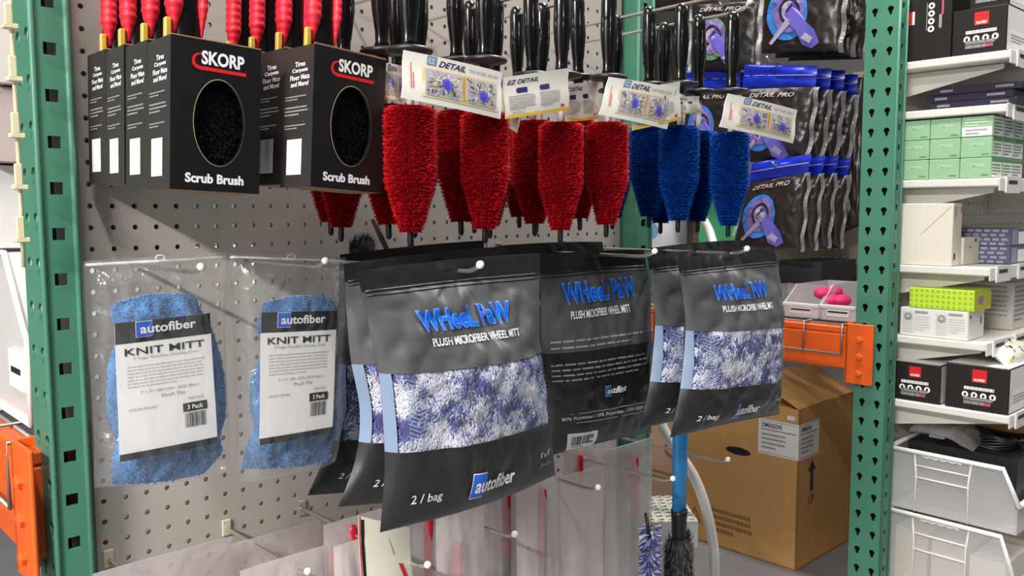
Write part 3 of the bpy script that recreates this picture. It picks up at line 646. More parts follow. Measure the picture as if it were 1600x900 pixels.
# ---- black bags of plush wheel mitts
M_pouch = mat('black_pouch_film', (36, 37, 39), .36, spec=.55, bump=.12, bscale=26)
M_pouch_sheen = mat('pouch_film_sheen', (80, 81, 83), .40, spec=.6, bump=.12, bscale=26)  # pouch film lightened: sheen of the ceiling lights put into its colour
M_gusset = mat('pale_blue_gusset', (128, 148, 174), .28)
M_win = film('window_film', (235, 238, 244), .03, .18, .10, .2, 30)
M_yarn = [mat('white_yarn', (208, 210, 222), .8), mat('periwinkle_yarn', (98, 106, 162), .8), mat('lilac_yarn', (160, 164, 198), .8), mat('indigo_yarn', (66, 72, 126), .85)]
M_bluetxt = mat('blue_foil_print', (10, 98, 226), .3); M_bluerim = mat('pale_blue_rim', (96, 150, 226), .35)
V1, V2 = .425, .735
def wheel_bag(label, L, R, Y, tf=.034, tb=.02, seed=0, back=False, wr=.0050, sag=.006, grp='black pouches of wheel mitts', dense=5200):
    Lw = [PY(x, y, Y) for x, y in L]; Rw = [PY(x, y, Y) for x, y in R] if R else [p+V((.246, 0, .012-.036*i/(len(Lw)-1)+.0)) for i, p in enumerate(Lw)]
    r = thing('bagged_wheel_mitt', label, 'wheel mitt', (Lw[0]+Rw[0])/2, grp)
    bag = Bag(Lw, Rw, tf, tb, seed, wr, sag, .002, flat=.10)
    m = MB(); win = lambda u, v: V1 < v < V2 and .0 < u < 1
    if not back:
        def keep(u, v):
            if V1 < v < V2:
                if u < .034 or u > .965: return M_gusset
                return None
            return M_pouch_sheen if .105 < v < V1 else M_pouch
        bag.sheets(m, M_pouch, 64, 90, keep)
        # make the window edges exact is not needed: the film overlaps them
    else: bag.sheets(m, M_pouch, 64, 90, lambda u, v: M_pouch_sheen if .105 < v < .42 else M_pouch)
    fn = bag.fn(1)
    m.tube([bag.pt(.015+.97*k/24, .098, 1, .0005) for k in range(25)], .0016, M_pouch, 6)          # zip
    m.tube([bag.pt(.015+.97*k/24, .113, 1, .0003) for k in range(25)], .0010, M_pouch, 6)
    for a, b, c_, d_ in ((.43, .57, .045, .058),): m.quad(fn, a, 1-d_, b, 1-c_, M_black, .0005, 6, 1)  # euro slot
    tx0, tx1 = (.20, .735) if not back else (.13, .80)
    ty = .735 if not back else .775
    th = .088
    m.text('WHeeL PaW', fn, tx0, ty, tx1-tx0, th, M_bluerim, bold=.050, off=.0020, maxe=.02)
    m.text('WHeeL PaW', fn, tx0+.008, ty+.006, tx1-tx0-.016, th-.012, M_bluetxt, bold=.022, off=.0027, maxe=.02)
    m.text('PLUSH MICROFIBER WHEEL MITT', fn, tx0+.045, ty-.060, .52, .033, M_white, bold=.020, off=.0020, maxe=.02)
    if not back:
        m.text('2 / bag', fn, .095, .090, .145, .034, M_white, bold=.006, off=.0032, maxe=.02)
        logo(m, bag.fn(1, .0016), .385, .085, .255, .062)
        m.text('8" x 10"', fn, .85, .13, .085, .022, M_white, bold=.01, off=.001); m.text('20cm x 25cm', fn, .85, .095, .085, .015, M_grey, off=.001)
    else:
        m.greek(fn, .04, .585, .92, .055, 2, M_grey, .0009, fill=.32, last=.7)
        m.greek(fn, .03, .435, .94, .10, 4, M_grey, .0009, fill=.32, last=.75)
        logo(m, bag.fn(1, .0014), .40, .345, .21, .042)
        m.quad(fn, .12, .262, .99, .268, M_grey, .0008, 12, 1); m.quad(fn, .16, .205, .99, .211, M_grey, .0008, 12, 1)
        m.text('80% Polyester / 20% Polyamide - 1200 GSM - Super Soft', fn, .06, .222, .92, .026, M_white, off=.0009, maxe=.05)
        m.quad(fn, .10, .025, .33, .145, M_sticker, .0008, 6, 4); m.barcode(fn, .13, .065, .17, .06, M_black, .0016, 20, 9); m.greek(fn, .14, .038, .15, .018, 1, M_grey, .0016)
    m.build('pouch', r)
    if not back:
        w = MB(); w.grid(lambda a, b: bag.pt(.045+.925*a, V1+(V2-V1)*b, 1, .0006), 30, 20, M_win)
        ch = mat('chevron_print', (150, 168, 200), .4)                                             # printed chevrons near both sides
        for uc, s_ in ((.12, 1), (.90, -1)):
            for k in range(17):
                vv = V1+.018+k*.0165
                for q in (-1, 1):
                    a = [(uc-.0, 1-vv-.018), (uc+q*.045, 1-vv), (uc+q*.045, 1-vv-.0035), (uc, 1-vv-.0215)]
                    w.poly(fn, a if q < 0 else a[::-1], ch, .0010)
        w.build('window', r)
        rnd = random.Random(seed+1); y = MB()
        y.grid(lambda a, b: bag.pt(.03+.94*a, V1-.03+(V2-V1+.06)*b, 1, -.0080), 20, 14, M_yarn[3])
        for _ in range(dense):
            u = .045+.91*rnd.random(); v = V1-.010+(V2-V1+.02)*rnd.random()
            q = nz(u*7+seed, v*9)+.55*nz(u*22, v*22+seed)+rnd.gauss(0, .22)
            mm = M_yarn[0] if q > .02 else (M_yarn[2] if q > -.12 else (M_yarn[1] if q > -.42 else M_yarn[3]))
            a = PI*.5+rnd.gauss(0, .55)+nz(u*4, v*4+9)*1.2; l_ = rnd.uniform(.008, .015)
            P = []
            for i in range(4):
                t = i/3-.5; aa = a+t*1.4*rnd.choice((-1, 1))
                P.append(bag.pt(u+math.cos(aa)*l_*t/.25, v+math.sin(aa)*l_*t/.27, 1, -.0066+.0040*(1-4*t*t)))
            y.tube(P, [.0006, .00115, .00115, .0005], mm, 5, False)
        y.build('mitt', r)
    return r
F_L = [(558, 423), (574, 500), (590, 575), (598, 650), (601, 735), (594, 832)]
F_R = [(844, 395), (843, 470), (842, 540), (851, 610), (858, 675), (868, 742)]
YF = -.355
Zw = PY(746, 405, -.36).z
Xw = PY(704, 425, -.35).x
hook('chrome peg hook with glint-painted tip through the big front black pouch', Xw+.008, Zw-.012, .395, rise=.018, base=False)
fb = wheel_bag('black pouch of plush wheel mitts with the biggest front face, hanging in the middle', F_L, F_R, YF, seed=4)
def shift_px(Pts, Y, Y2, dx=0, dz=0): return [(PY(x, y, Y)+V((dx, Y2-Y, dz))) for x, y in Pts]
wheel_bag('black pouch of wheel mitts half hidden directly behind the big front pouch', [(537, 412), (541, 480), (548, 560), (562, 640), (556, 715), (529, 792)], None, -.262, seed=4, dense=4500)
wheel_bag('black pouch of wheel mitts third back, tucked behind the right blue mitt bag', [(531, 398), (529, 470), (527, 560), (526, 640), (508, 710), (481, 774)], None, -.118, tf=.026, seed=14, dense=4500)
YB = -.225
hook('chrome peg hook with glint-painted tip above the pouch turned back to front', PY(932, 395, YB).x+.004, PY(988, 390, -.30).z-.010, .335, rise=.018)
bb = wheel_bag('black pouch of wheel mitts turned around to show its printed text side', [(843, 398), (845, 470), (845, 545), (850, 610), (857, 665), (862, 712)], [(1006, 390), (1015, 450), (1014, 520), (1012, 580), (1013, 635), (1018, 676)], YB, tf=.03, seed=9, back=True, wr=.0042, sag=-.004)
dup(bb, 'black pouch of wheel mitts hidden behind the turned pouch, only its top edge showing', None, V(bb.location)+V((.004, .09, .010)))
YR = -.352
R_L = [(1058, 404), (1066, 455), (1071, 510), (1067, 570), (1060, 625), (1047, 684)]
R_R = [(1209, 388), (1219, 440), (1218, 500), (1216, 560), (1216, 605), (1217, 648)]
hook('chrome peg hook with glint-painted tip through the rightmost black pouch', PY(1138, 400, YR).x+.006, PY(1200, 384, -.37).z-.010, .385, rise=.018)
rb = wheel_bag('black pouch of plush wheel mitts hanging rightmost, in front of the cardboard box', R_L, R_R, YR, seed=23, wr=.0055, sag=-.004, dense=3000)
o = dup(rb, 'black pouch of wheel mitts showing between the turned pouch and the rightmost pouch', None, V(rb.location)+V((.006, .062, .000))); o.rotation_euler = (0, math.radians(.6), math.radians(2))
o = dup(rb, 'black pouch of wheel mitts furthest back on the right hook, its dark top fold showing', None, V(rb.location)+V((.100, .125, .008)))

# navy fuzzy item in a clear pack hanging behind the pouches
def fuzz_pack(label, px, Y):
    tl, tr, br, bl = [PY(x, y, Y) for x, y in px]; r = thing('bagged_detail_mop', label, 'detail mop', (tl+tr)/2)
    b = Bag([tl, tl.lerp(bl, .5), bl], [tr, tr.lerp(br, .5), br], .010, .008, 31, .002, 0); m = MB(); b.sheets(m, M_clear, 12, 14); m.build('clear_bag', r)
    m = MB(); rnd = random.Random(5); c0 = bl.lerp(br, .35)+V((0, 0, .03)); nv_ = [mat('navy_fuzz', (40, 46, 72), .9), mat('grey_fuzz', (86, 90, 104), .9)]
    m.ball(c0, .018, nv_[0], 8, (1, .4, .8))
    for _ in range(700):
        a = rnd.random()*2*PI; s_ = rnd.random()**.5*.022; p = c0+V((s_*math.cos(a), -.006, s_*.8*math.sin(a))); q = p+V((rnd.gauss(0, .004), -.003, rnd.uniform(.002, .009)))
        wv = V((.0005, 0, .0001)); m.add([p-wv, p+wv, q+wv*.5, q-wv*.5], [(0, 1, 2, 3)], rnd.choice(nv_))
    m.build('mop_head', r)
    h = MB(); h.tube([tr.lerp(tl, .25)+V((0, .004, .0)), br.lerp(bl, .05)+V((0, .004, 0))], .004, M_dark, 8); h.build('handle', r); return r
fuzz_pack('navy fuzzy mop in a clear bag peeking out behind the black pouches', [(540, 352), (600, 340), (625, 420), (528, 425)], -.05)

# ================================================================== LOWER HOOKS AND SLEEVED BRUSHES
M_sleeve = film('sleeve_film', (222, 213, 211), .48, .12, .3, .35, 18)
M_sleeve2 = film('sleeve_film_clear', (218, 208, 209), .42, .14, .25, .35, 18)
M_rod = mat('red_handle_plastic', (188, 20, 42), .4); M_rodg = mat('grey_shaft_rubber', (74, 74, 80), .5)
ZL = -17*IN
lowX = [(.002, 'leftmost'), (.152, 'second'), (.264, 'third'), (.404, 'fourth'), (.565, 'fifth'), (.739, 'sixth'), (.890, 'seventh')]
for X, nm in lowX:
    L_ = .30 if X > .2 else .22
    hook('lower chrome peg hook, %s from the left along the bottom row' % nm, X, ZL+.004+(IN if nm == 'fifth' else 0), L_, rise=.016, clip=(mat('ivory_clip', (206, 200, 176), .4) if X < .2 else None))
def sleeve(label, X, Y, w_, l_, rod=None, col=None, rot=0, mt=None, skew=0.0, rodlen=.10, dz=0.0, rodx=0.0):
    top = ZL+.012+dz
    r = thing('sleeved_detail_brush', label, 'detail brush', (X, Y, top), 'detail brushes in plastic sleeves')
    L = [V((X-w_/2+skew*q, Y, top-l_*q)) for q in (0, .33, .66, 1)]; R = [V((X+w_/2+skew*q, Y, top-l_*q)) for q in (0, .33, .66, 1)]
    b = Bag(L, R, .0125, .010, X*37+Y*11, .0030, 0, flat=-.02); m = MB(); b.sheets(m, mt or M_sleeve, 14, 36); m.build('sleeve', r)
    if rod:
        h = MB(); x = X+rodx; z = top-rod
        h.lathe([(.001, z), (.005, z-.002), (.0068, z-.008), (.0066, z-rodlen*.6), (.0074, z-rodlen)], col or M_rod, (x, Y-.002, 0), 12); h.build('handle', r)
        h = MB(); h.lathe([(.0064, z-rodlen), (.0060, top-l_+.01)], M_rodg, (x, Y-.002, 0), 12); h.build('shaft', r)
    return r
sl = [   # label, Y, left and right column, row of the top, rod column, row of rod top, film, slant
 ('hazy plastic sleeve hanging at the bottom left corner of the pegboard', -.10, 140, 362, 868, None, 0, M_sleeve2, 0),
 ('milky plastic sleeve at the front of the second lower hook', -.185, 372, 512, 872, None, 0, M_sleeve, 0),
 ('hazy plastic sleeve near the pegboard on the second lower hook', -.075, 330, 500, 836, 516, 858, M_sleeve2, 0),
 ('plastic sleeve with a pinkish red handle tip left of the ivory card', -.135, 505, 608, 806, 548, 818, M_sleeve2, 0),
 ('small milky sleeve low beside the ivory card, left of it', -.20, 520, 566, 848, None, 0, M_sleeve, 0),
 ('plastic sleeve with a dark red handle right behind the ivory card', -.10, 600, 700, 800, 668, 800, M_sleeve2, 0),
 ('plastic sleeve with a bright red handle hanging under the big pouch corner', -.245, 681, 757, 786, 713, 846, M_sleeve, 0),
 ('plastic sleeve with a dark red handle behind the fourth lower hook tip', -.185, 757, 816, 752, 790, 756, M_sleeve2, 0),
 ('plastic sleeve with a slightly slanting red handle right of the fourth lower hook tip', -.215, 806, 872, 750, 846, 762, M_sleeve, .006),
 ('plain plastic sleeve just left of the fifth lower hook tip', -.205, 866, 944, 738, None, 0, M_sleeve, 0),
 ('plastic sleeve with a short red handle tip above the fifth lower hook', -.10, 880, 962, 694, 904, 708, M_sleeve2, 0),
 ('rightmost plastic sleeve with a long red handle and grey shaft', -.175, 946, 1018, 694, 990, 712, M_sleeve, 0),
]
for lab, Y, pa, pb, pt_, rp, rt, mt, sk in sl:
    a_, b_ = PY(pa, 800, Y).x, PY(pb, 800, Y).x; top_ = PY((pa+pb)/2, pt_, Y).z; xr = PY(rp, 800, Y).x if rp else 0; zr = top_-PY(rp, rt, Y).z if rp else None
    sleeve(lab, (a_+b_)/2, Y, b_-a_, .36, max(zr, .002) if zr is not None else None, None, 0, mt, sk, .105, top_-ZL-.012, xr-(a_+b_)/2)
# white backing card
M_ivory = mat('ivory_card', (224, 222, 204), .5)
tl, tr, br, bl = [PY(x, y, -.262) for x, y in ((561, 806), (640, 824), (648, 960), (566, 960))]
r = thing('backing_card', 'ivory backing card with a black edge stripe and red diagonal, hanging under the big pouch', 'card', (tl+tr)/2)
fn = quad_fn(tl, tr, br, bl, .004); m = MB()
m.grid(lambda u, v: fn(u, 1-v, 0), 10, 6, M_ivory); m.grid(lambda u, v: fn(u, 1-v, -.0012), 10, 6, M_ivory, flip=True)
m.quad(fn, .03, .05, .085, .97, M_black, .0004, 1, 4); m.quad(fn, 0, 0, .02, 1, M_red, .0004, 1, 4)
m.poly(fn, [(.70, .58), (.78, .46), (.97, .20), (1.0, .24), (.98, .30), (.80, .58)], M_red, .0006); m.poly(fn, [(.52, .86), (.55, .82), (.64, .66), (.61, .68)], M_red, .0006)
m.build('card', r)

# blue-handled wheel brush on the seventh lower hook
bx, by = .888, -.20
r = thing('mop_wheel_brush', 'blue handled brush with black shaggy head hanging beside the step ladder', 'brush', (bx, by, ZL))
m = MB(); M_bh = mat('blue_handle_plastic', (44, 134, 200), .3); t0 = PY(1068, 668, by).z; t1 = PY(1066, 795, by).z; t2 = PY(1066, 842, by).z
m.lathe([(.002, t0+.012), (.013, t0+.006), (.0165, t0-.01), (.0158, (t0+t1)/2), (.0150, t1)], M_bh, (bx, by, 0), 18, 1, .7); m.build('handle', r)
m = MB(); m.lathe([(.0150, t1), (.0140, t1-.008), (.0120, t2), (.008, t2-.02)], M_dark, (bx, by, 0), 18); m.build('ferrule', r)
m = MB(); rnd = random.Random(9); sh = [mat('charcoal_strand', (36, 36, 38), .8), mat('grey_strand', (84, 82, 82), .85)]
m.lathe([(.012, t2+.005), (.023, t2-.012), (.025, t2-.10), (.012, t2-.13)], sh[0], (bx, by, 0), 16)
for _ in range(1500):
    a = rnd.random()*2*PI; z = t2+.006-rnd.random()*.13; d = V((math.cos(a), math.sin(a), 0)); p = V((bx, by, z))+d*.022
    l_ = rnd.uniform(.005, .012); q = p+d*l_*.6+V((0, 0, -l_ if rnd.random() < .85 else l_*.8)); wv = V((-math.sin(a), math.cos(a), 0))*.0011
    m.add([p-wv, p+wv, q+wv*.7, q-wv*.7], [(0, 1, 2, 3)], sh[1] if rnd.random() < .4 else sh[0])
for _ in range(120):   # tuft standing up on the right of the collar
    a = rnd.uniform(-.5, .9); p = V((bx+.014+rnd.random()*.010, by-.004, t2-.02+rnd.random()*.012)); q = p+V((rnd.gauss(.001, .002), -.002, rnd.uniform(.012, .03))); wv = V((.0012, 0, 0))
    m.add([p-wv, p+wv, q+wv*.5, q-wv*.5], [(0, 1, 2, 3)], rnd.choice(sh))
m.build('shaggy_head', r)

# ================================================================== STEP LADDER AND BOXES ON THE FLOOR BEYOND
M_alu = mat('brushed_aluminium', (228, 225, 216), .35, .25)
M_lad = mat('ladder_enamel', (208, 206, 200), .35, .2)
def PD(x, y, dist):     # point at a given depth along the view axis
    return CAM + ray(x, y)*dist
r = thing('step_ladder', 'pale grey step ladder with perforated treads behind the blue handled brush', 'step ladder', PZ(1060, 905, -1.1))
m = MB(); D = 1.85
rail = [PD(1088, 322, 2.15), PD(1100, 345, 2.13), (PD(1112, 372, 2.1)), PD(1122, 430, 2.0), PD(1108, 540, 1.92), PD(1052, 640, 1.88), PD(1036, 668, 1.86), PD(1082, 740, 1.84), PD(1103, 795, 1.83), PD(1114, 850, 1.83)]
e = PD(1116, 905, 1.83); rail += [e, V((e.x, e.y, -1.09))]
# smooth the rail
def smooth(P, n=5):
    out = []
    for i in range(len(P)-1):
        p0, p1, p2, p3 = P[max(i-1, 0)], P[i], P[i+1], P[min(i+2, len(P)-1)]
        for k in range(n): t = k/n; out.append(.5*((2*p1)+(p2-p0)*t+(2*p0-5*p1+4*p2-p3)*t*t+(3*p1-p0-3*p2+p3)*t**3))
    return out+[P[-1]]
m.tube(smooth(rail), .011, M_lad, 12); m.build('hand_rail', r)
side = PD(1090, 790, D); 
# treads: perforated plate sloping away
def tread(zt, name='tread'):
    m = MB(); c = PD(1018, 765, D); xd = (PD(1090, 800, D-.03)-PD(1015, 818, D-.03)); xd = V((xd.x, xd.y, 0)).normalized(); yd = V((-xd.y, xd.x, 0))
    o_ = PD(1016, 830, D-.05); o_.z = zt; W_, H_ = .30, .16; nx, ny = 14, 8; fn = lambda x, y, d=0: o_ + xd*(x-.2) + yd*y - V((0, 0, d))
    for i in range(nx):
        for j in range(ny):
            x0, x1, y0, y1 = W_*i/nx, W_*(i+1)/nx, H_*j/ny, H_*(j+1)/ny; cx, cy = (x0+x1)/2, (y0+y1)/2
            m.hole_cell(fn, x0, x1, y0, y1, lambda a: (cx+.0065*math.cos(a), cy+.0065*math.sin(a)), M_alu, .003)
            m.tube([fn(cx+.0085*math.cos(2*PI*k/10), cy+.0085*math.sin(2*PI*k/10), -.001) for k in range(11)], .0014, M_alu, 5, False)
    a_, b_ = fn(0, 0, .0), fn(W_, 0, .0); dn = V((0, 0, .055))
    m.add([a_, b_, b_-dn, a_-dn], [(0, 1, 2, 3)], M_lad); a2, b2 = fn(0, .004, .0), fn(W_, .004, .0); m.add([a2, b2, b2-dn, a2-dn], [(3, 2, 1, 0)], M_lad); m.add([a_-dn, b_-dn, b2-dn, a2-dn], [(0, 1, 2, 3)], M_lad)
    m.build(name, r); return fn, W_, H_
zt0 = PD(1060, 815, D-.05).z
fnT, W_, H_ = tread(zt0); tread(zt0-.235)
for xx in (0, W_): q = fnT(xx, H_); m = MB(); m.tube([q+V((0, 0, .01)), V((q.x, q.y, -1.09))], .011, M_lad, 10); m.build('leg', r)

# blue and white yarn duster seen low beside the sleeve
c = PD(1016, 850, 1.42)
r = thing('yarn_duster', 'blue and white yarn duster hanging low between the rightmost sleeve and the brush', 'duster', c+V((0, 0, .05))); m = MB(); rnd = random.Random(2)
m.ball(c-V((0, 0, .045)), .014, M_yarn[1], 8, (.8, .8, 4))
for _ in range(500):
    a = rnd.random()*2*PI; z = rnd.uniform(-.11, .03); p = c+V((.008*math.cos(a), .008*math.sin(a), z)); q = p+V((.011*math.cos(a), .011*math.sin(a), rnd.uniform(-.008, .003)))
    m.tube([p, q], .0011, rnd.choice(M_yarn), 4, False)
m.build('yarn', r); h = MB(); h.tube([c+V((0, 0, .0)), c+V((.0, .01, .05))], .003, M_dark, 6); h.build('handle', r)

# big cardboard box
def carton(name, label, cat, x0, x1, y0, y1, z0, z1, m_, rz=0, prints=None, group=None, bev=.0015, top=None):
    """closed carton, base corner (x0,y0) is the pivot; prints(m, fX, fY, fT, W, D, H) draws on the -X, -Y and top faces"""
    o_ = V((x0, y0, z0)); Wd, Dp, Hh = x1-x0, y1-y0, z1-z0; m = MB()
    m.box(0, Wd, 0, Dp, 0, Hh, m_, bev)
    if prints: prints(m, plane_fn((0, Dp, 0), (0, -1, 0), (0, 0, 1)), plane_fn((0, 0, 0), (1, 0, 0), (0, 0, 1)), plane_fn((0, 0, Hh), (1, 0, 0), (0, 1, 0)), Wd, Dp, Hh)
    o = m.build(name); o.location = o_; o.rotation_euler = (0, 0, math.radians(rz)); return tag(o, label, cat, group)
M_tape = mat('carton_ink_blue', (52, 62, 98), .6); M_inkb = mat('carton_ink_faint', (150, 108, 62), .7)
base = PZ(1243, 893, -1.1)
r = thing('cardboard_box', 'big brown cardboard box with UP arrow and open flap under the orange beam', 'box', base)
m = MB(); Wd, Dp = .36, .42; Hh = PX(1243, 640, base.x).z + 1.1 + .0
rz = math.radians(1); cx_, sx_ = math.cos(rz), math.sin(rz)
loc = lambda x, y, z: base + V((x*cx_-y*sx_, x*sx_+y*cx_, z))
t = .005
for (a, b, cc, d_) in ((0, t, 0, Dp), (Wd-t, Wd, 0, Dp), (0, Wd, 0, t), (0, Wd, Dp-t, Dp)): m.box(a, b, cc, d_, 0, Hh, M_carton, 0, lambda v: loc(*v))
m.box(0, Wd, 0, Dp, 0, t, M_carton, 0, lambda v: loc(*v))
fL = lambda x, y, off=0: loc(-off, Dp-x, y); fR = lambda x, y, off=0: loc(x, -off, y)
# label wrapped around the corner
for f_, a, b in ((fL, Dp-.135, Dp), (fR, 0, .125)):
    m.quad(f_, a, Hh-.155, b, Hh-.045, M_white, .0008)
    m.greek(f_, a+.012, Hh-.14, (b-a)*.6, .055, 4, M_grey, .0012); m.quad(f_, a+.01, Hh-.078, b-.01, Hh-.076, M_black, .0012)
    m.text('DIMENSIONS', f_, a+.012, Hh-.07, (b-a)*.5, .014, M_black, .02, off=.0012)
    for (p, q) in (((a+.006, Hh-.150), (b-.006, Hh-.149)), ((a+.006, Hh-.051), (b-.006, Hh-.050))): m.quad(f_, *p, *q, M_black, .0012)
m.quad(fL, Dp-.04, Hh-.035, Dp-.015, Hh-.022, M_white, .0008)
# hand hole, arrow, UP, faint safety marks
m.disc(fL, Dp-.205, Hh-.165, .045, .0125, M_black, .0008, 20)
m.poly(fR, [(.075, Hh-.265), (.095, Hh-.265), (.095, Hh-.20), (.110, Hh-.20), (.085, Hh-.165), (.060, Hh-.20), (.075, Hh-.20)], M_tape, .0008)
m.text('UP', fR, .066, Hh-.305, .038, .028, M_tape, .0, off=.0008)
m.add([fL(x, y, .0006) for x, y in ((.03, .06), (.085, .06), (.0575, .115), (.042, .067), (.073, .067), (.0575, .10))], [(0, 1, 4, 3), (1, 2, 5, 4), (2, 0, 3, 5)], M_inkb)
m.greek(fL, .11, .045, .16, .085, 4, M_inkb, .0006, fill=.6)
m.build('body', r)
def flap(pts, name='flap'):
    f = MB(); P = [loc(*p) for p in pts]; n = (P[1]-P[0]).cross(P[3]-P[0]).normalized()*.004
    f.add(P+[p+n for p in P], [(3, 2, 1, 0), (4, 5, 6, 7), (0, 1, 5, 4), (1, 2, 6, 5), (2, 3, 7, 6), (3, 0, 4, 7)], M_carton); f.build(name, r)
flap([(0, .002, Hh), (Wd, .002, Hh), (Wd, .14, Hh+.075), (0, .17, Hh+.085)])
flap([(Wd, Dp, Hh), (0, Dp, Hh), (0, Dp-.10, Hh+.085), (Wd, Dp-.12, Hh+.07)])
flap([(Wd, 0, Hh), (Wd, Dp, Hh), (Wd+.05, Dp, Hh-.12), (Wd+.05, 0, Hh-.12)])
flap([(0.002, Dp, Hh-.004), (.002, 0.03, Hh-.004), (.12, .05, Hh+.012), (.12, Dp, Hh+.012)])

# pale carton behind the ladder
def pr_pale(m, fX, fY, fT, W_, D_, H_):
    m.greek(fX, .10, H_*.40, .2, .04, 2, M_inkb, .0006); m.disc(fX, .18, H_*.72, .03, .03, M_inkb, .0006, 12, .6); m.quad(fX, .12, H_*.715, .24, H_*.725, M_inkb, .0008)
p = PX(1064, 700, 2.06)
carton('shipping_box', 'pale brown shipping box on the floor behind the step ladder', 'box', 2.06, 2.36, max(p.y, base.y+Dp+.05), PX(985, 700, 2.06).y, -1.10, PX(1030, 652, 2.06).z, mat('pale_cardboard', (196, 164, 132), .75, vary=.05, scale=20), 0, pr_pale)

# ================================================================== FAR RACK: PEGBOARD, PACKS, BINS
def far_board(x, z, d=0): return V((2.52-d*0+0.0+d, .55-x, z))
M_board2 = mat('pegboard_tan', (150, 138, 126), .5)
mb = MB(); R = .0030
for i in range(0, 34):
    for j in range(-18, 14):
        y = .95 - i*IN; z = -j*IN - .02; fnb = lambda a, b, d=0: V((2.52+d, a, b))
        mb.hole_cell(fnb, y+IN/2, y-IN/2, z-IN/2, z+IN/2, lambda a, y=y, z=z: (y-R*math.cos(a), z+R*math.sin(a)), M_board2, .005, M_boardedge)
tag(mb.build('pegboard'), 'tan pegboard inside the far rack behind the hanging black packs', 'pegboard')

M_pk = mat('pack_black_film', (40, 33, 31), .28, spec=.6, bump=.2, bscale=30); M_pkh = mat('pack_blue_header', (20, 44, 178), .25, spec=.7, bump=.2, bscale=40)
M_ring = mat('pack_ring_blue', (54, 118, 196), .35); M_ringp = mat('pack_mauve', (120, 100, 168), .4); M_tool = mat('pack_tool_violet', (104, 96, 190), .4); M_pale = mat('pack_tool_pale', (170, 158, 190), .4)
M_ringg = mat('pack_ring_green', (96, 140, 104), .4)
def pack(label, px, X, T=.02, seed=0, header=True, ring=None, art=True):
    """flat-topped pack facing -X; px: tl, tr, br, bl of the black body in the photograph's frame at plane X"""
    tl, tr, br, bl = [PX(x, y, X) for x, y in px]
    r = thing('hanging_pack', label, 'pack', (tl+tr)/2, 'black packs with a round picture')
    b = Bag([tl, tl.lerp(bl, .5), bl], [tr, tr.lerp(br, .5), br], T, T*.6, seed, .005, 0, flat=-.1)
    m = MB(); b.sheets(m, M_pk, 40, 44); fn = b.fn(1, .0022)
    if art:
        m.text('DETAIL PRO', fn, .16, .84, .62, .065, mat('pack_silver_print', (176, 166, 160), .4), .02, .3, off=.001, maxe=.06)
        m.disc(fn, .36, .47, .27, .29, ring or M_ring, .0010, 26, 0); m.disc(fn, .38, .49, .21, .225, M_ringp, .0022, 24); m.disc(fn, .40, .50, .135, .15, M_pk, .0030, 22, .78); m.disc(fn, .40, .50, .10, .11, M_pale, .0030, 18)
        m.poly(fn, [(.34, .46), (.40, .57), (.46, .60), (.52, .50), (.62, .38), (.74, .28), (.80, .14), (.70, .06), (.58, .12), (.50, .28), (.40, .36)], M_tool, .0042)
        m.poly(fn, [(.14, .15), (.18, .13), (.42, .36), (.38, .42)], M_pale, .0046); m.poly(fn, [(.36, .50), (.44, .57), (.45, .55), (.375, .48)], M_pk, .0056)
        m.poly(fn, [(.56, .20), (.62, .26), (.72, .20), (.68, .13)], M_pale, .0050)
    m.build('pouch', r)
    if header:
        up = (tl-bl)*.34; h = MB(); hb = Bag([tl+up, tl+up*.5, tl], [tr+up*.82, tr+up*.4, tr], .006, .004, seed+3, .006, 0, flat=-.1); hb.sheets(h, M_pkh, 16, 10)
        h.tube([hb.pt(.02+.96*k/10, .45, 1, .001) for k in range(11)], .0012, M_pale, 5); h.build('header', r)
    cf = film('pack_clear_edge', (225, 225, 230), .3, .3, .08, .8, 60)
    for q in (0, 1): rim = MB(); rim.grid(lambda a, v, q=q: b.pt(q, v, 1, .001)+((tr-tl)*(.06 if q else -.06))*a + V((-.006*math.sin(v*17+seed), 0, .004*math.sin(v*23))), 3, 20, cf); rim.build('clear_edge', r)
    return r
def stack_dup(o, n, dx, labs, dy=.004):
    for k in range(n): dup(o, labs[k], None, V(o.location)+V((dx*(k+1), dy*(k+1), .004*(k % 2))))
a = pack('black pack with blue ringed picture at the bottom front, under a blue header', [(1168, 288), (1262, 270), (1250, 392), (1146, 384)], 2.02, seed=1)
stack_dup(a, 3, .09, ['black pack directly behind the bottom front pack', 'black pack third back in the bottom row', 'black pack nearest the tan pegboard in the bottom row'])
b_ = pack('black pack with blue header in the middle row, partly behind a white card', [(1160, 140), (1274, 136), (1258, 256), (1150, 252)], 2.05, seed=6)
stack_dup(b_, 3, .085, ['black pack directly behind the middle row pack', 'black pack third back in the middle row', 'black pack nearest the tan pegboard in the middle row'], .0)
c_ = pack('black pack with a large dim blue ring at the top, beside the green post', [(1196, -42), (1322, -50), (1310, 80), (1190, 84)], 2.04, seed=12, header=False)
stack_dup(c_, 2, .10, ['black pack directly behind the top pack with the large ring', 'black pack nearest the tan pegboard in the top row'], .012)
d_ = pack('black pack with a green ringed picture behind the blue brush handles', [(1082, 8), (1186, 2), (1180, 108), (1080, 112)], 2.20, seed=15, header=False, ring=M_ringg)
e_ = pack('black pack with a bright blue header behind the white card of the right blue brushes', [(1072, 144), (1156, 140), (1150, 246), (1070, 250)], 2.22, seed=19)
stack_dup(e_, 1, .09, ['black pack behind the one with the bright blue header'])
f_ = pack('dark brown pack at the top right corner beside the green post', [(1305, -30), (1352, -36), (1356, 45), (1306, 62)], 2.12, seed=25, header=False, art=False)
f2 = pack('dark pack hanging below the top right brown pack, behind the green post', [(1290, 130), (1350, 120), (1350, 350), (1296, 372)], 2.34, seed=29, header=False, art=False)
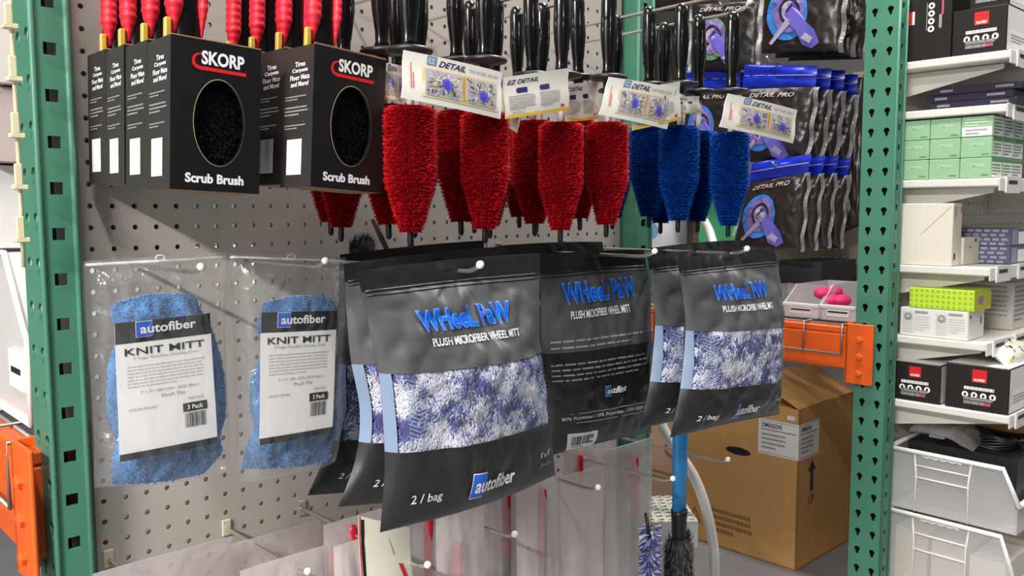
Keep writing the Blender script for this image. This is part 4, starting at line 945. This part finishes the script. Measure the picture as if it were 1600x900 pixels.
f3 = pack('dark pack behind the blue brush handles near the second green post', [(1004, 40), (1076, 36), (1074, 200), (1000, 206)], 2.36, seed=33, header=False, art=False)
f4 = pack('dark pack low behind the front blue brush', [(1010, 215), (1092, 210), (1094, 330), (1012, 334)], 2.38, seed=36, header=False, art=False)
f5 = pack('navy pack lying across the top above the blue brush handles', [(880, -30), (1130, -60), (1120, 14), (880, 24)], 2.30, seed=40, header=False, art=False)
for X, y_, z_, nm in ((2.52, PX(1215, 300, 2.02).y, PX(1215, 262, 2.02).z, 'bottom'), (2.52, PX(1215, 100, 2.05).y, PX(1218, 100, 2.05).z, 'middle'), (2.52, PX(1258, -60, 2.04).y, PX(1258, -60, 2.04).z, 'top')):
    o = thing('peg_hook', 'long peg hook of the far rack carrying the %s row of black packs' % nm, 'hook', (X, y_, z_)); m = MB()
    m.tube([(X+.006, y_, z_), (X-.5, y_, z_), (X-.53, y_, z_+.012)], .003, M_chrome, 8); m.ball((X-.53, y_, z_+.013), .005, M_chrome, 6); m.build('wire', o)
    m = MB(); m.box(X-.004, X, y_-.01, y_+.01, z_-.012, z_+.03, M_chrome, .001); m.build('base_plate', o)
def pr_g(m, fX, fY, fT, W_, D_, H_):
    m.disc(fX, D_*.62, H_*.40, .05, .016, M_white, .0008, 20); m.disc(fX, D_*.62, H_*.40, .042, .011, mat('bright_green_print', (70, 180, 110), .4), .0012, 20)
def pack_hook(label, o, x0):
    X, y_, z_ = 2.52, o.location.y, o.location.z-.012
    h = thing('peg_hook', label, 'hook', (X, y_, z_)); m = MB(); m.tube([(X+.006, y_, z_), (x0-.02, y_, z_), (x0-.03, y_, z_+.01)], .003, M_chrome, 8); m.build('wire', h)
    m = MB(); m.box(X-.004, X, y_-.01, y_+.01, z_-.012, z_+.03, M_chrome, .001); m.build('base_plate', h)
for o, x0, t_ in ((d_, 2.20, 'pack with the green ringed picture'), (e_, 2.22, 'packs with the bright blue header'), (f_, 2.12, 'dark brown pack at the top right'), (f2, 2.34, 'dark pack behind the green post'), (f3, 2.36, 'dark pack behind the blue brush handles'), (f4, 2.38, 'dark pack low behind the blue brushes'), (f5, 2.30, 'navy pack across the top')):
    pack_hook('peg hook of the far rack carrying the '+t_, o, x0)
g0 = PX(1150, 372, 2.30)
carton('display_carton', 'bright green carton behind the tips of the blue brushes', 'carton', 2.30, 2.46, g0.y, PX(1092, 340, 2.30).y, -.31, PX(1120, 318, 2.30).z, mat('bright_green_board', (74, 172, 118), .5), 0, pr_g)
def pr_p(m, fX, fY, fT, W_, D_, H_):
    m.disc(fX, D_*.5, H_*.7, .03, .03, M_lblue, .0008, 16); m.greek(fX, .01, H_*.2, D_*.8, .06, 3, M_purp, .0008)
g0 = PX(1036, 372, 2.26)
carton('display_carton', 'white carton with blue print behind the bottom of the blue brushes', 'carton', 2.26, 2.40, g0.y, PX(1002, 340, 2.26).y, -.31, PX(1020, 320, 2.26).z, mat('white_board', (214, 212, 222), .5), 0, pr_p)

# clear bins on the right beam
M_bin = film('bin_plastic', (240, 236, 238), .42, .2, .2, .05, 20)
def small_bin(label, pxa, pxb, ytop, ybot, X, depth=.26):
    a, b = PX(pxa, ybot, X), PX(pxb, ybot, X); zt_, zb_ = PX((pxa+pxb)/2, ytop, X).z, -.3125
    r = thing('clear_bin', label, 'bin', (X, (a.y+b.y)/2, zb_), 'clear bins on the orange beam'); m = MB(); y0, y1 = b.y, a.y; t = .003
    zl = zb_+(zt_-zb_)*.42
    m.box(X, X+t, y0, y1, zb_, zl, M_bin, .001); m.box(X+depth-t, X+depth, y0, y1, zb_, zt_, M_bin, .001); m.box(X, X+depth, y0, y1, zb_, zb_+t, M_bin)
    for yy in (y0, y1-t):
        P = [(X, zb_), (X+depth, zb_), (X+depth, zt_), (X+.07, zt_), (X, zl)]
        m.add([(x, yy, z) for x, z in P]+[(x, yy+t, z) for x, z in P], [(0, 1, 2, 3, 4), (9, 8, 7, 6, 5)]+[(i, (i+1) % 5, 5+(i+1) % 5, 5+i) for i in range(5)], M_bin)
    m.build('tray', r)
    m = MB(); P = [(X-.006, zl), (X+.004, zl), (X+.07, zt_), (X+.07, zt_+.006)]
    m.box(X-.008, X+.004, y0, y1, zl-.006, zl+.004, M_milky, .002); m.build('lip', r)
    m = MB(); m.box(X-.003, X-.001, y0+.02, y1-.02, zb_+.012, zl-.008, M_white, 0); m.quad(plane_fn((X-.003, y1, zb_), (0, -1, 0), (0, 0, 1)), .024, (zl-zb_)*.55, (y1-y0)-.024, (zl-zb_)*.66, M_black, .0006); m.build('label_holder', r)
    return r
small_bin('clear bin on the orange beam left of the bin with pink contents', 1224, 1279, 447, 505, 1.93)
small_bin('clear bin with pink contents on the orange beam beside the green post', 1281, 1338, 448, 505, 1.93)
small_bin('clear bin at the left end of the orange beam beside the black pouch', 1160, 1221, 452, 505, 1.93)
r = thing('cleaning_cloth', 'crumpled pink cloth in the clear bin next to the green post', 'cloth', PX(1305, 480, 2.02)); m = MB(); c = PX(1308, 462, 2.02)
for k in range(7):
    rnd = random.Random(k); p = c+V((rnd.uniform(-.05, .05), rnd.uniform(-.035, .035), rnd.uniform(-.03, .02)))
    m.ball(p, .03, mat('pink_cloth', (222, 44, 110), .7, vary=.2, scale=30), 8, (1, .8, .6))
m.build('cloth', r)
carton('storage_box', 'dark grey box behind the clear bins under the hanging packs', 'box', 2.20, 2.44, PX(1282, 440, 2.2).y, PX(1216, 440, 2.2).y, -.3125, PX(1250, 408, 2.2).z, mat('dark_grey_board', (52, 52, 58), .5))

# ================================================================== WHITE SHELVING AT THE RIGHT
XS = 1.955; XE = 3.35; YBK = -.085
struct_m = MB()
M_back = mat('shelving_back_enamel', (214, 208, 198), .5)
mb = MB(); fnb = lambda x, z, d=0: V((x, YBK+d, z))
for i in range(0, 36):
    for j in range(0, 52):
        x0 = XS+.012+i*IN*1.3; z1 = .62-j*IN*1.3
        mb.hole_cell(fnb, x0, x0+IN*1.3, z1-IN*1.3, z1, lambda a, x0=x0, z1=z1: (x0+IN*.65+.0032*math.cos(a), z1-IN*.65+.0032*math.sin(a)), M_back, .004, M_boardedge)
UNIT = thing('shelving_unit', 'white shelving unit with perforated back right of the green post', 'shelving', (XS, YBK, -1.10))
mb.build('back_panel', UNIT)
for xx in (XS, XE): mb = MB(); mb.box(xx, xx+.012, YBK-.012, YBK+.03, -1.10, .70, M_steel, .002); mb.build('upright', UNIT)
mb = MB(); mb.box(XS, XE, YBK-.16, YBK-.001, -1.10, -1.04, M_steel, .003); mb.build('base', UNIT)
def shelf(label, px0, px1, ztop_px, th=.020, tag_px=None):
    z = PX(*ztop_px, XS).z; y1 = PX(*px1, XS).y
    m = MB()
    m.box(XS, XE, y1, YBK-.002, z-th, z, M_steel, .003); m.box(XS, XE, y1-.004, y1, z-th-.012, z+.002, M_steel, .002); r = m.build('shelf', UNIT)
    for xx in (XS+.06, XS+.72):
        m = MB(); P = [(YBK-.003, z-th-.002), (y1+.03, z-th-.002), (y1+.03, z-th-.014), (YBK-.003, z-th-.062)]
        m.add([(xx, a, b) for a, b in P]+[(xx+.006, a, b) for a, b in P], [(0, 1, 2, 3), (7, 6, 5, 4)]+[(i, (i+1) % 4, 4+(i+1) % 4, 4+i) for i in range(4)], M_steel); attach(m.build('bracket'), r)
    for k in range(5):
        m = MB(); x = XS+.035+k*.16; m.box(x, x+.10, y1-.008, y1-.004, z-.036, z+.004, mat('clear_tag_holder', (222, 222, 222), .2)); m.quad(plane_fn((x, y1-.008, z-.036), (1, 0, 0), (0, 0, 1)), .012, .022, .075, .031, M_dark, .0006); attach(m.build('price_tag'), r)
    return r, z, y1
S = {}
for key, lab, a, b, zt_ in (('A', 'top white shelf carrying the large black cartons', (1409, 98), (1577, 92), (1411, 98)), ('B', 'white shelf carrying the flat dark boxes', (1411, 175), (1572, 164), (1411, 175)),
        ('C', 'white shelf carrying the green cartons', (1404, 282), (1560, 284), (1404, 282)), ('D', 'white shelf carrying the big white carton', (1393, 413), (1545, 420), (1393, 413)),
        ('E', 'white shelf carrying the lime green box', (1390, 522), (1540, 535), (1390, 522)), ('F', 'lowest white shelf carrying two black cartons above the clear bins', (1390, 622), (1575, 660), (1390, 622))):
    S[key] = shelf(lab, a, b, zt_)
def onshelf(key, px0, px1, pytop, name, label, cat, mt, x=XS+.008, W_=.30, prints=None, group=None, zbase=None):
    """a carton whose -X face spans px0..px1 (photograph columns) on the given shelf, top at row pytop"""
    z = S[key][1]+.001 if zbase is None else zbase; yc = 300
    y1 = min(PX(px0, yc, x).y, YBK-.002); y0 = PX(px1, yc, x).y; zt_ = PX((px0+px1)/2, pytop, x).z
    o = carton(name, label, cat, x, x+W_, y0, y1, z, zt_, mt, 0, prints, group); return z, zt_, y0, y1
M_rup = mat('glossy_black_carton', (34, 30, 30), .35); M_rupw = mat('carton_white_end', (228, 228, 224), .5)
def pr_rup(m, fX, fY, fT, W_, D_, H_):
    m.quad(fY, .003, .003, W_-.003, H_-.003, M_rupw, .0006); m.quad(fY, .02, H_*.10, W_*.6, H_*.5, M_white, .0009); m.greek(fY, .03, H_*.2, W_*.4, H_*.2, 3, M_grey, .0012)
    s = .25*H_; cx = D_*.54
    m.quad(fX, cx-s*.6, H_-1.5*s, cx+s*.6, H_-.01, M_red, .0006); m.text('RUPES', fX, cx-s*.48, H_-1.40*s, s*.96, s*.24, M_white, .04, .3, off=.001)
    m.greek(fX, cx-.035, H_*.44, .07, .010, 1, M_white, .0006, fill=.8, last=1)
    for k in range(4): m.disc(fX, cx-.032+.0213*k, H_*.335, .0078, .0078, M_white, .0006, 16); m.disc(fX, cx-.032+.0213*k, H_*.335, .003, .004, M_rup, .0010, 10)
    m.greek(fX, cx-.035, H_*.12, .07, .020, 2, M_grey, .0006, fill=.8, last=.7); m.greek(fX, cx+.01, H_*.12, .03, .010, 1, mat('rose_print', (190, 90, 110), .5), .0010, fill=.8)
def pr_rup_side(m, fX, fY, fT, W_, D_, H_):
    m.quad(fX, .005, H_*.56, .026, H_*.76, M_red, .0006); m.quad(fX, .021, H_*.56, .027, H_*.76, M_rupw, .0009)
    for k in range(4): m.disc(fX, D_*.58, H_*.46+.019*k, .008, .008, M_white, .0006, 16); m.disc(fX, D_*.58, H_*.46+.019*k, .0035, .0035, M_rup, .001, 10)
    m.quad(fX, D_*.48, H_*.44, D_*.495, H_*.86, M_grey, .0006); m.quad(fX, D_*.74, H_*.46, D_*.80, H_*.66, M_grey, .0006); m.quad(fX, D_*.79, H_*.66, D_*.83, H_*.86, mat('rose_print', (190, 90, 110), .5), .0006)
onshelf('A', 1403, 1476, -8, 'product_carton', 'black carton lying on its side next to the green post on the top shelf', 'carton', M_rup, prints=pr_rup_side)
z, zt_, y0, y1 = onshelf('A', 1478, 1561, 14, 'product_carton', 'black carton with a red square and four round icons on the top shelf', 'carton', M_rup, prints=pr_rup)
carton('product_carton', 'black carton stacked on top of the others, at the upper right corner', 'carton', XS+.03, XS+.33, y0+.004, y1-.03, zt_+.001, zt_+.12, M_rup, 0, pr_rup)
# flat dark boxes
M_nav = mat('navy_carton', (38, 32, 54), .4)
def pr_nav(m, fX, fY, fT, W_, D_, H_): m.greek(fX, .02, H_*.3, .03, H_*.4, 1, M_grey, .0006, fill=.8, last=1); m.greek(fX, D_-.06, H_*.3, .04, H_*.4, 1, M_grey, .0006, fill=.8, last=1)
zz = S['B'][1]+.001; xs = XS+.03
for k, (p0, p1, lab) in enumerate(((1452, 1590, 'flat dark navy box at the bottom of the pile of three'), (1448, 1584, 'flat dark navy box in the middle of the pile of three'), (1456, 1597, 'flat dark navy box on top of the pile of three'))):
    y1 = PX(p0, 160, xs).y; y0 = max(PX(p1, 160, xs).y, S['B'][2]-.03)
    carton('flat_box', lab, 'box', xs, xs+.20, y0, y1, zz, zz+.0175, M_nav, 0, pr_nav, 'flat navy boxes'); zz += .0182
# green cartons: three tiers, three deep, two columns of end labels
M_mint = mat('mint_carton', (150, 192, 152), .5); M_mintd = mat('mint_stripe', (86, 150, 96), .5)
def pr_mint(m, fX, fY, fT, W_, D_, H_):
    m.text('COMPOUND', fX, D_*.28, H_*.56, D_*.5, H_*.16, mat('pale_mint_print', (196, 220, 196), .5), .02, off=.0005); m.quad(fX, D_*.68, H_*.12, D_*.92, H_*.18, M_mintd, .0005)
    m.quad(fY, .002, .002, W_-.002, H_-.002, M_white, .0005); m.quad(fY, .002, H_*.80, W_-.002, H_-.002, M_mintd, .0008); m.greek(fY, .006, H_*.12, W_-.016, H_*.6, 4, M_mintd, .0008)
def pr_mint_top(m, fX, fY, fT, W_, D_, H_):
    m.quad(fX, .002, .002, D_-.002, H_*.48, M_white, .0005); m.greek(fX, .008, H_*.5, D_-.02, H_*.42, 3, M_white, .0008, fill=.3); m.greek(fX, .01, H_*.08, D_-.02, H_*.34, 2, M_grey, .0008)
    m.quad(fY, .002, .002, W_-.002, H_-.002, M_white, .0005); m.greek(fY, .006, H_*.1, W_-.016, H_*.8, 5, M_mintd, .0008)
zz = S['C'][1]+.001; xg = XS+.006; hh = (PX(1450, 187, xg).z-zz)/3-.0008
tier = ['bottom', 'middle', 'top']; pos = ['nearest the green post', 'in the middle', 'nearest the shelf front']
for t_ in range(3):
    for k in range(3):
        p0, p1 = [(1404, 1449), (1450, 1497), (1498, 1547)][k]
        y1 = min(PX(p0, 300, xg).y, YBK-.003); y0 = PX(p1, 300, xg).y
        for c_ in range(3):
            if c_ and k < 2: continue
            x = xg + c_*.075
            lab = 'mint green carton %s of the %s tier on the third shelf' % (pos[k], tier[t_]) if c_ == 0 else 'mint green carton with striped end label, %s tier, %s column to the right' % (tier[t_], 'first' if c_ == 1 else 'second')
            carton('compound_carton', lab, 'carton', x, x+.0735, y0, y1, zz, zz+hh, M_mint, 0, pr_mint_top if (t_ == 2 and k == 2) else pr_mint, 'mint green cartons')
    zz += hh+.0008
# big white cartons
M_wc = mat('white_carton', (226, 220, 206), .5, vary=.02, scale=8)
def pr_w(m, fX, fY, fT, W_, D_, H_):
    m.quad(fX, D_*.38, H_*.03, D_*.384, H_*.33, mat('crease_line', (196, 190, 176), .6), .0004); m.poly(fX, [(D_*.45, H_*.50), (D_*.46, H_*.49), (D_*.97, H_*.95), (D_*.96, H_*.96)], mat('crease_line', (196, 190, 176), .6), .0004)
    m.quad(fY, .012, H_*.10, .022, H_*.2, M_black, .0006); m.quad(fY, .05, H_*.85, .056, H_*.95, M_red, .0006); m.greek(fY, .006, H_*.75, .02, H_*.2, 5, M_grey, .0006)
z, zt_, y0, y1 = onshelf('D', 1400, 1491, 318, 'white_carton', 'big plain white carton on the fourth shelf beside the green post', 'carton', M_wc, W_=.060, prints=pr_w)
def pr_w2(m, fX, fY, fT, W_, D_, H_): m.quad(fY, .04, H_*.6, .05, H_*.68, M_red, .0006); m.quad(fY, W_*.7, H_*.82, W_*.8, H_*.95, M_black, .0006)
y1b = y0+.03
carton('white_carton', 'small white carton in front of the big white carton', 'carton', XS+.075, XS+.185, y0-.004, y1b, z, PX(1540, 372, XS+.075).z, M_wc, 0, pr_w2)
M_ind = mat('indigo_patterned_carton', (92, 94, 122), .5)
def pr_ind(m, fX, fY, fT, W_, D_, H_):
    rnd = random.Random(3)
    for i in range(9):
        for j in range(4): m.quad(fX, D_*(i+.1+.3*(j % 2))/9.5, H_*(j+.2)/4, D_*(i+.8+.3*(j % 2))/9.5, H_*(j+.75)/4, mat('indigo_print_pale', (160, 162, 182), .5), .0005)
    m.quad(fY, .004, .004, W_*.4, H_-.004, mat('lilac_panel', (150, 148, 180), .5), .0005); m.quad(fY, W_*.45, H_*.1, W_-.01, H_*.8, M_white, .0005)
xi = XS+.19; zi = S['D'][1]+.001
for k, (za, lab) in enumerate(((0, 'indigo patterned carton at the bottom of the pair on the fourth shelf'), (1, 'indigo patterned carton on top of the pair on the fourth shelf'))):
    carton('patterned_carton', lab, 'carton', xi, xi+.12, S['D'][2]+.012, -.10 if k == 0 else -.12, zi+.047*za, zi+.0465*(za+1), M_ind, 0, pr_ind, 'indigo patterned cartons')
# lime box on white box
def pr_lime(m, fX, fY, fT, W_, D_, H_):
    for i in range(12):
        for j in range(4): m.quad(fX, D_*(i+.15)/12, H_*(j+.25)/4, D_*(i+.7)/12, H_*(j+.7)/4, mat('lime_print', (150, 196, 40), .5), .0005)
    m.quad(fY, .004, .004, W_-.004, H_-.004, mat('yellow_end', (216, 212, 60), .5), .0005); m.quad(fY, .03, H_*.3, .06, H_*.7, mat('lilac_panel', (150, 148, 180), .5), .0008)
def pr_wb(m, fX, fY, fT, W_, D_, H_):
    for q in (0, .5):
        m.quad(fX, D_*(q+.04), H_*.12, D_*(q+.20), H_*.85, mat('pale_grey_panel', (206, 206, 206), .5), .0005); m.disc(fX, D_*(q+.12), H_*.68, .010, .010, M_grey, .0008, 12, .5); m.quad(fX, D_*(q+.06), H_*.62, D_*(q+.18), H_*.66, M_grey, .0009)
        m.quad(fX, D_*(q+.22), H_*.82, D_*(q+.42), H_*.9, M_grey, .0006); m.greek(fX, D_*(q+.22), H_*.2, D_*.24, H_*.55, 6, mat('pale_grey_print', (196, 196, 196), .5), .0005)
    m.quad(fY, .01, H_*.75, .02, H_*.85, M_red, .0006); m.quad(fY, W_*.75, H_*.5, W_*.82, H_*.75, M_black, .0006)
z, zt_, y0, y1 = onshelf('E', 1414, 1522, 484, 'tool_carton', 'white carton with grey print under the lime green box', 'carton', mat('white_board2', (228, 226, 222), .5), W_=.11, prints=pr_wb)
onshelf('E', 1427, 1530, 452, 'lime_carton', 'lime green box on top of the white carton with grey print', 'carton', mat('lime_board', (196, 222, 60), .5), W_=.12, prints=pr_lime, zbase=zt_+.001)
# black cartons on the lowest shelf
def pr_rup2(m, fX, fY, fT, W_, D_, H_):
    pr_rup(m, fX, fY, fT, W_, D_, H_); m.quad(fT, .002, .002, W_-.002, D_-.002, M_rupw, .0005)
z, zt_, y0, y1 = onshelf('F', 1395, 1482, 568, 'product_carton', 'black carton with white top and red square beside the green post on the lowest shelf', 'carton', M_rup, prints=pr_rup2, W_=.34)
onshelf('F', 1490, 1592, 573, 'product_carton', 'black carton with white top and red square at the right on the lowest shelf', 'carton', M_rup, prints=pr_rup2, W_=.34)
# floral pouch on the right carton
p = PX(1560, 570, XS+.12); r = thing('floral_pack', 'white soft pack with dark floral marks on the right black carton', 'pack', V((p.x, p.y, zt_)))
m = MB(); fp = Bag([V((XS+.06, -.30, zt_+.058)), V((XS+.055, -.345, zt_+.03)), V((XS+.06, -.365, zt_+.003))], [V((XS+.26, -.30, zt_+.058)), V((XS+.27, -.345, zt_+.03)), V((XS+.26, -.365, zt_+.003))], .022, .02, 8, .004, 0, flat=-.2)
fp.sheets(m, mat('white_soft_film', (226, 226, 216), .35), 20, 16); rnd = random.Random(6); ff = fp.fn(1)
for _ in range(26):
    cx_, cy_ = rnd.uniform(.08, .92), rnd.uniform(.1, .9); m.disc(ff, cx_, cy_, .03, .05, rnd.choice([M_black, M_grey, mat('sage_print', (150, 160, 120), .5), M_yellow]), .001+rnd.random()*.0004, 7)
m.build('pouch', r)
# small things further along the shelves
carton('cartridge_box', 'pale upright carton standing on the fifth shelf toward the right edge', 'carton', XS+.30, XS+.42, -.30, -.14, S['E'][1]+.001, S['E'][1]+.13, mat('pale_board', (206, 200, 196), .5), 0, lambda m, fX, fY, fT, W_, D_, H_: (m.greek(fX, .01, .02, D_-.02, H_*.8, 8, M_grey, .0005), m.greek(fY, .01, .02, W_-.02, H_*.8, 8, M_grey, .0005)))
# large clear bins
M_bigbin = film('big_bin_plastic', (250, 250, 250), .26, .2, .25, .05, 15)
M_rib = mat('bin_rib_plastic', (240, 240, 236), .35)
def big_bin(label, rim_px, zb_, extra, px_end):
    X = XS+.01; zt_ = PX(*rim_px, X).z; y1 = YBK-.016; y0 = PX(*px_end, X).y; Wd = .30; t = .004
    r = thing('stacking_bin', label, 'bin', (X, (y0+y1)/2, zb_)); m = MB(); ys = y0+.035; zm = zb_+(zt_-zb_)*.45; 
    def side(x):
        P = [(y1, zb_), (y1, zt_), (ys, zt_), (y0, zm), (y0, zb_)]
        m.add([(x, a, b) for a, b in P]+[(x+t, a, b) for a, b in P], [(0, 1, 2, 3, 4), (9, 8, 7, 6, 5)]+[(i, (i+1) % 5, 5+(i+1) % 5, 5+i) for i in range(5)], M_bigbin)
    side(X); side(X+Wd); m.box(X, X+Wd, y1-t, y1, zb_, zt_, M_bigbin); m.box(X, X+Wd, y0, y0+t, zb_, zm, M_bigbin); m.box(X, X+Wd, y0, y1, zb_, zb_+t, M_bigbin); m.build('tray', r)
    m = MB(); 
    for x in (X-.002, X+Wd+.002): m.tube([(x, y1, zt_), (x, ys, zt_), (x, y0-.004, zm), ], .0065, M_rib, 8)
    m.tube([(X, y1, zt_), (X+Wd, y1, zt_)], .0065, M_rib, 8); m.tube([(X, y0, zm), (X+Wd, y0, zm)], .0065, M_rib, 8)
    m.build('rim', r)
    m = MB(); L = y1-y0
    for q, s_ in ((.22, 1), (.66, -1)): m.tube([(X-.002, y1-L*q, zt_), (X-.002, y1-L*q-.006*s_, zt_-.06), (X-.002, y1-L*q-.004*s_, zb_)], .0022, M_rib, 6)
    for q in (.22, .42): z_ = zt_-(zt_-zb_)*q; m.tube([(X-.002, y1-L*.23, z_), (X-.002, y1-L*.65, z_)], .0022, M_rib, 6)
    m.tube([(X-.002, y1-L*(.28+.034*k), zt_-.006-(.004 if k % 2 else 0)) for k in range(10)], .003, M_rib, 6)
    m.build('ribs', r); return X, zt_, y0, y1, Wd
zb2 = PX(1378, 792, XS).z
X, zt_, y0, y1, Wd = big_bin('upper clear plastic stacking bin below the lowest white shelf', (1385, 697), zb2+.008, 0, (1592, 760))
carton('tool_case', 'black flat case standing inside the upper clear bin', 'case', X+.05, X+.26, y0+.02, y1-.03, zt_-.10, zt_+.016, mat('black_case', (26, 26, 32), .4), 0, None)
r = thing('cable_coil', 'coiled black cable lying on the black case in the upper bin', 'cable', (X+.15, y0+.12, zt_+.02)); m = MB()
for k in range(6): m.tube([(X+.15+.045*math.cos(a)+.004*k, y0+.13+.075*math.sin(a)-.004*k, zt_+.021+.0045*k+.004*math.sin(3*a+k)) for a in [2*PI*q/28 for q in range(29)]], .0042, M_dark, 6)
m.tube([(X+.16, y0+.06, zt_+.03), (X+.12, y0+.03, zt_+.03), (X+.10, y0+.0, zt_+.012)], .0042, M_dark, 6); m.build('coil', r)
r = thing('parts_bag', 'clear bag of small parts lying on the black case in the upper bin', 'bag', (X+.07, y1-.10, zt_+.03)); m = MB()
pb = Bag([V((X+.03, y1-.04, zt_+.045)), V((X+.03, y1-.12, zt_+.05)), V((X+.035, y1-.20, zt_+.02))], [V((X+.16, y1-.03, zt_+.06)), V((X+.16, y1-.12, zt_+.07)), V((X+.16, y1-.19, zt_+.03))], .012, .014, 3, .008, 0, flat=-.2)
pb.sheets(m, M_hazy, 16, 16); m.build('bag', r); m = MB(); m.box(X+.06, X+.13, y1-.12, y1-.08, zt_+.030, zt_+.042, mat('grey_part', (140, 140, 142), .4), .002); m.build('part', r)
X, zt_, y0, y1, Wd = big_bin('lower clear plastic stacking bin at the bottom right', (1378, 792), -1.10+.07, 0, (1588, 860))
for k in range(3): carton('envelope_box', ['tan box inside the lower clear bin nearest the green post', 'pale tan box in the middle of the lower clear bin', 'pale box inside the lower clear bin nearest the front'][k], 'box', X+.03, X+.25, y1-.10-.095*k, y1-.015-.095*k, -1.02, zt_-.05-.015*k, mat('tan_board%s' % 'abc'[k], [(196, 176, 150), (212, 196, 176), (222, 214, 204)][k], .6))
carton('shelf_box', 'plain cardboard box at the right behind the lowest shelf cartons', 'box', XS+.42, XS+.66, -.40, -.12, -1.10, S['F'][1]-.07, M_carton)

# ================================================================== LEFT RACK BAY
M_wb = film('white_bin_plastic', (238, 236, 236), .75, .2, .25, .03, 12)
r = thing('storage_bin', 'translucent white storage bin on the wire deck left of the green post', 'bin', (.05, .35, -.279)); m = MB()
P = [(.11, -.2735), (.62, -.2735), (.60, -.06), (.20, -.06), (.13, -.145), (.11, -.165)]
X0, X1 = -.045, .30
m.add([(X0, a, b) for a, b in P]+[(X1, a, b) for a, b in P], [(0, 1, 2, 3, 4, 5), (11, 10, 9, 8, 7, 6)]+[(i, (i+1) % 6, 6+(i+1) % 6, 6+i) for i in range(6)], M_wb); m.build('tub', r)
m = MB(); m.tube([(X0-.002, a, b) for a, b in P]+[(X0-.002, *P[0])], .004, M_rib, 6); m.build('rim', r)
m = MB(); m.box(X0-.004, X0-.001, .13, .20, -.235, -.185, M_white); m.quad(plane_fn((X0-.004, .20, -.235), (0, -1, 0), (0, 0, 1)), .012, .02, .058, .028, M_dark, .0006); m.build('label_holder', r)
carton('storage_box', 'white carton stacked on the storage bin left of the green post', 'box', -.05, .28, .22, .60, -.055, .055, mat('white_board2', (228, 226, 222), .5))
carton('storage_box', 'pale pink grey carton behind the ivory clip strip', 'box', -.06, .26, .20, .58, .058, .155, mat('rosy_board', (196, 180, 176), .6))
carton('storage_box', 'white carton at the top left corner behind the clip strip', 'box', -.05, .28, .19, .60, .158, .42, mat('white_board3', (220, 214, 206), .6))
carton('parts_carton', 'navy carton in the gap between the left post and the pegboard', 'carton', .02, .14, .075, .15, .158, .40, mat('navy_board', (38, 34, 70), .5))
carton('parts_carton', 'dark green carton lower in the gap beside the left post', 'carton', .02, .14, .072, .15, -.06, .15, mat('dark_board', (30, 40, 40), .5))
carton('crate', 'orange crate low behind the pegboard beside the left post', 'crate', -.005, .045, .075, .15, -.44, -.30, M_orange)
r = thing('clip_strip', 'ivory plastic clip strip hanging on the left side of the green post', 'clip strip', PY(25, 0, -.075)); m = MB(); M_iv = mat('ivory_plastic', (216, 210, 172), .4); Yc = -.060
m.tube([PY(12, -60, Yc), PY(17, 30, Yc), PY(22, 120, Yc), PY(28, 230, Yc), PY(33, 330, Yc), PY(37, 418, Yc)], .0022, M_iv, 8); m.build('strip', r)
for k, (x, y) in enumerate(((8, -50), (11, 40), (18, 122), (22, 210), (27, 290), (30, 372))):
    m = MB(); a = PY(x-7, y-34, Yc); b = PY(x+6, y+2, Yc); m.box(min(a.x, b.x)-.001, max(a.x, b.x), Yc-.010, Yc-.006, b.z, a.z, M_iv, .001)
    m.box(b.x-.009, b.x+.005, Yc-.010, Yc+.002, b.z-.003, b.z+.002, M_iv, .0008); m.build('clip', r)
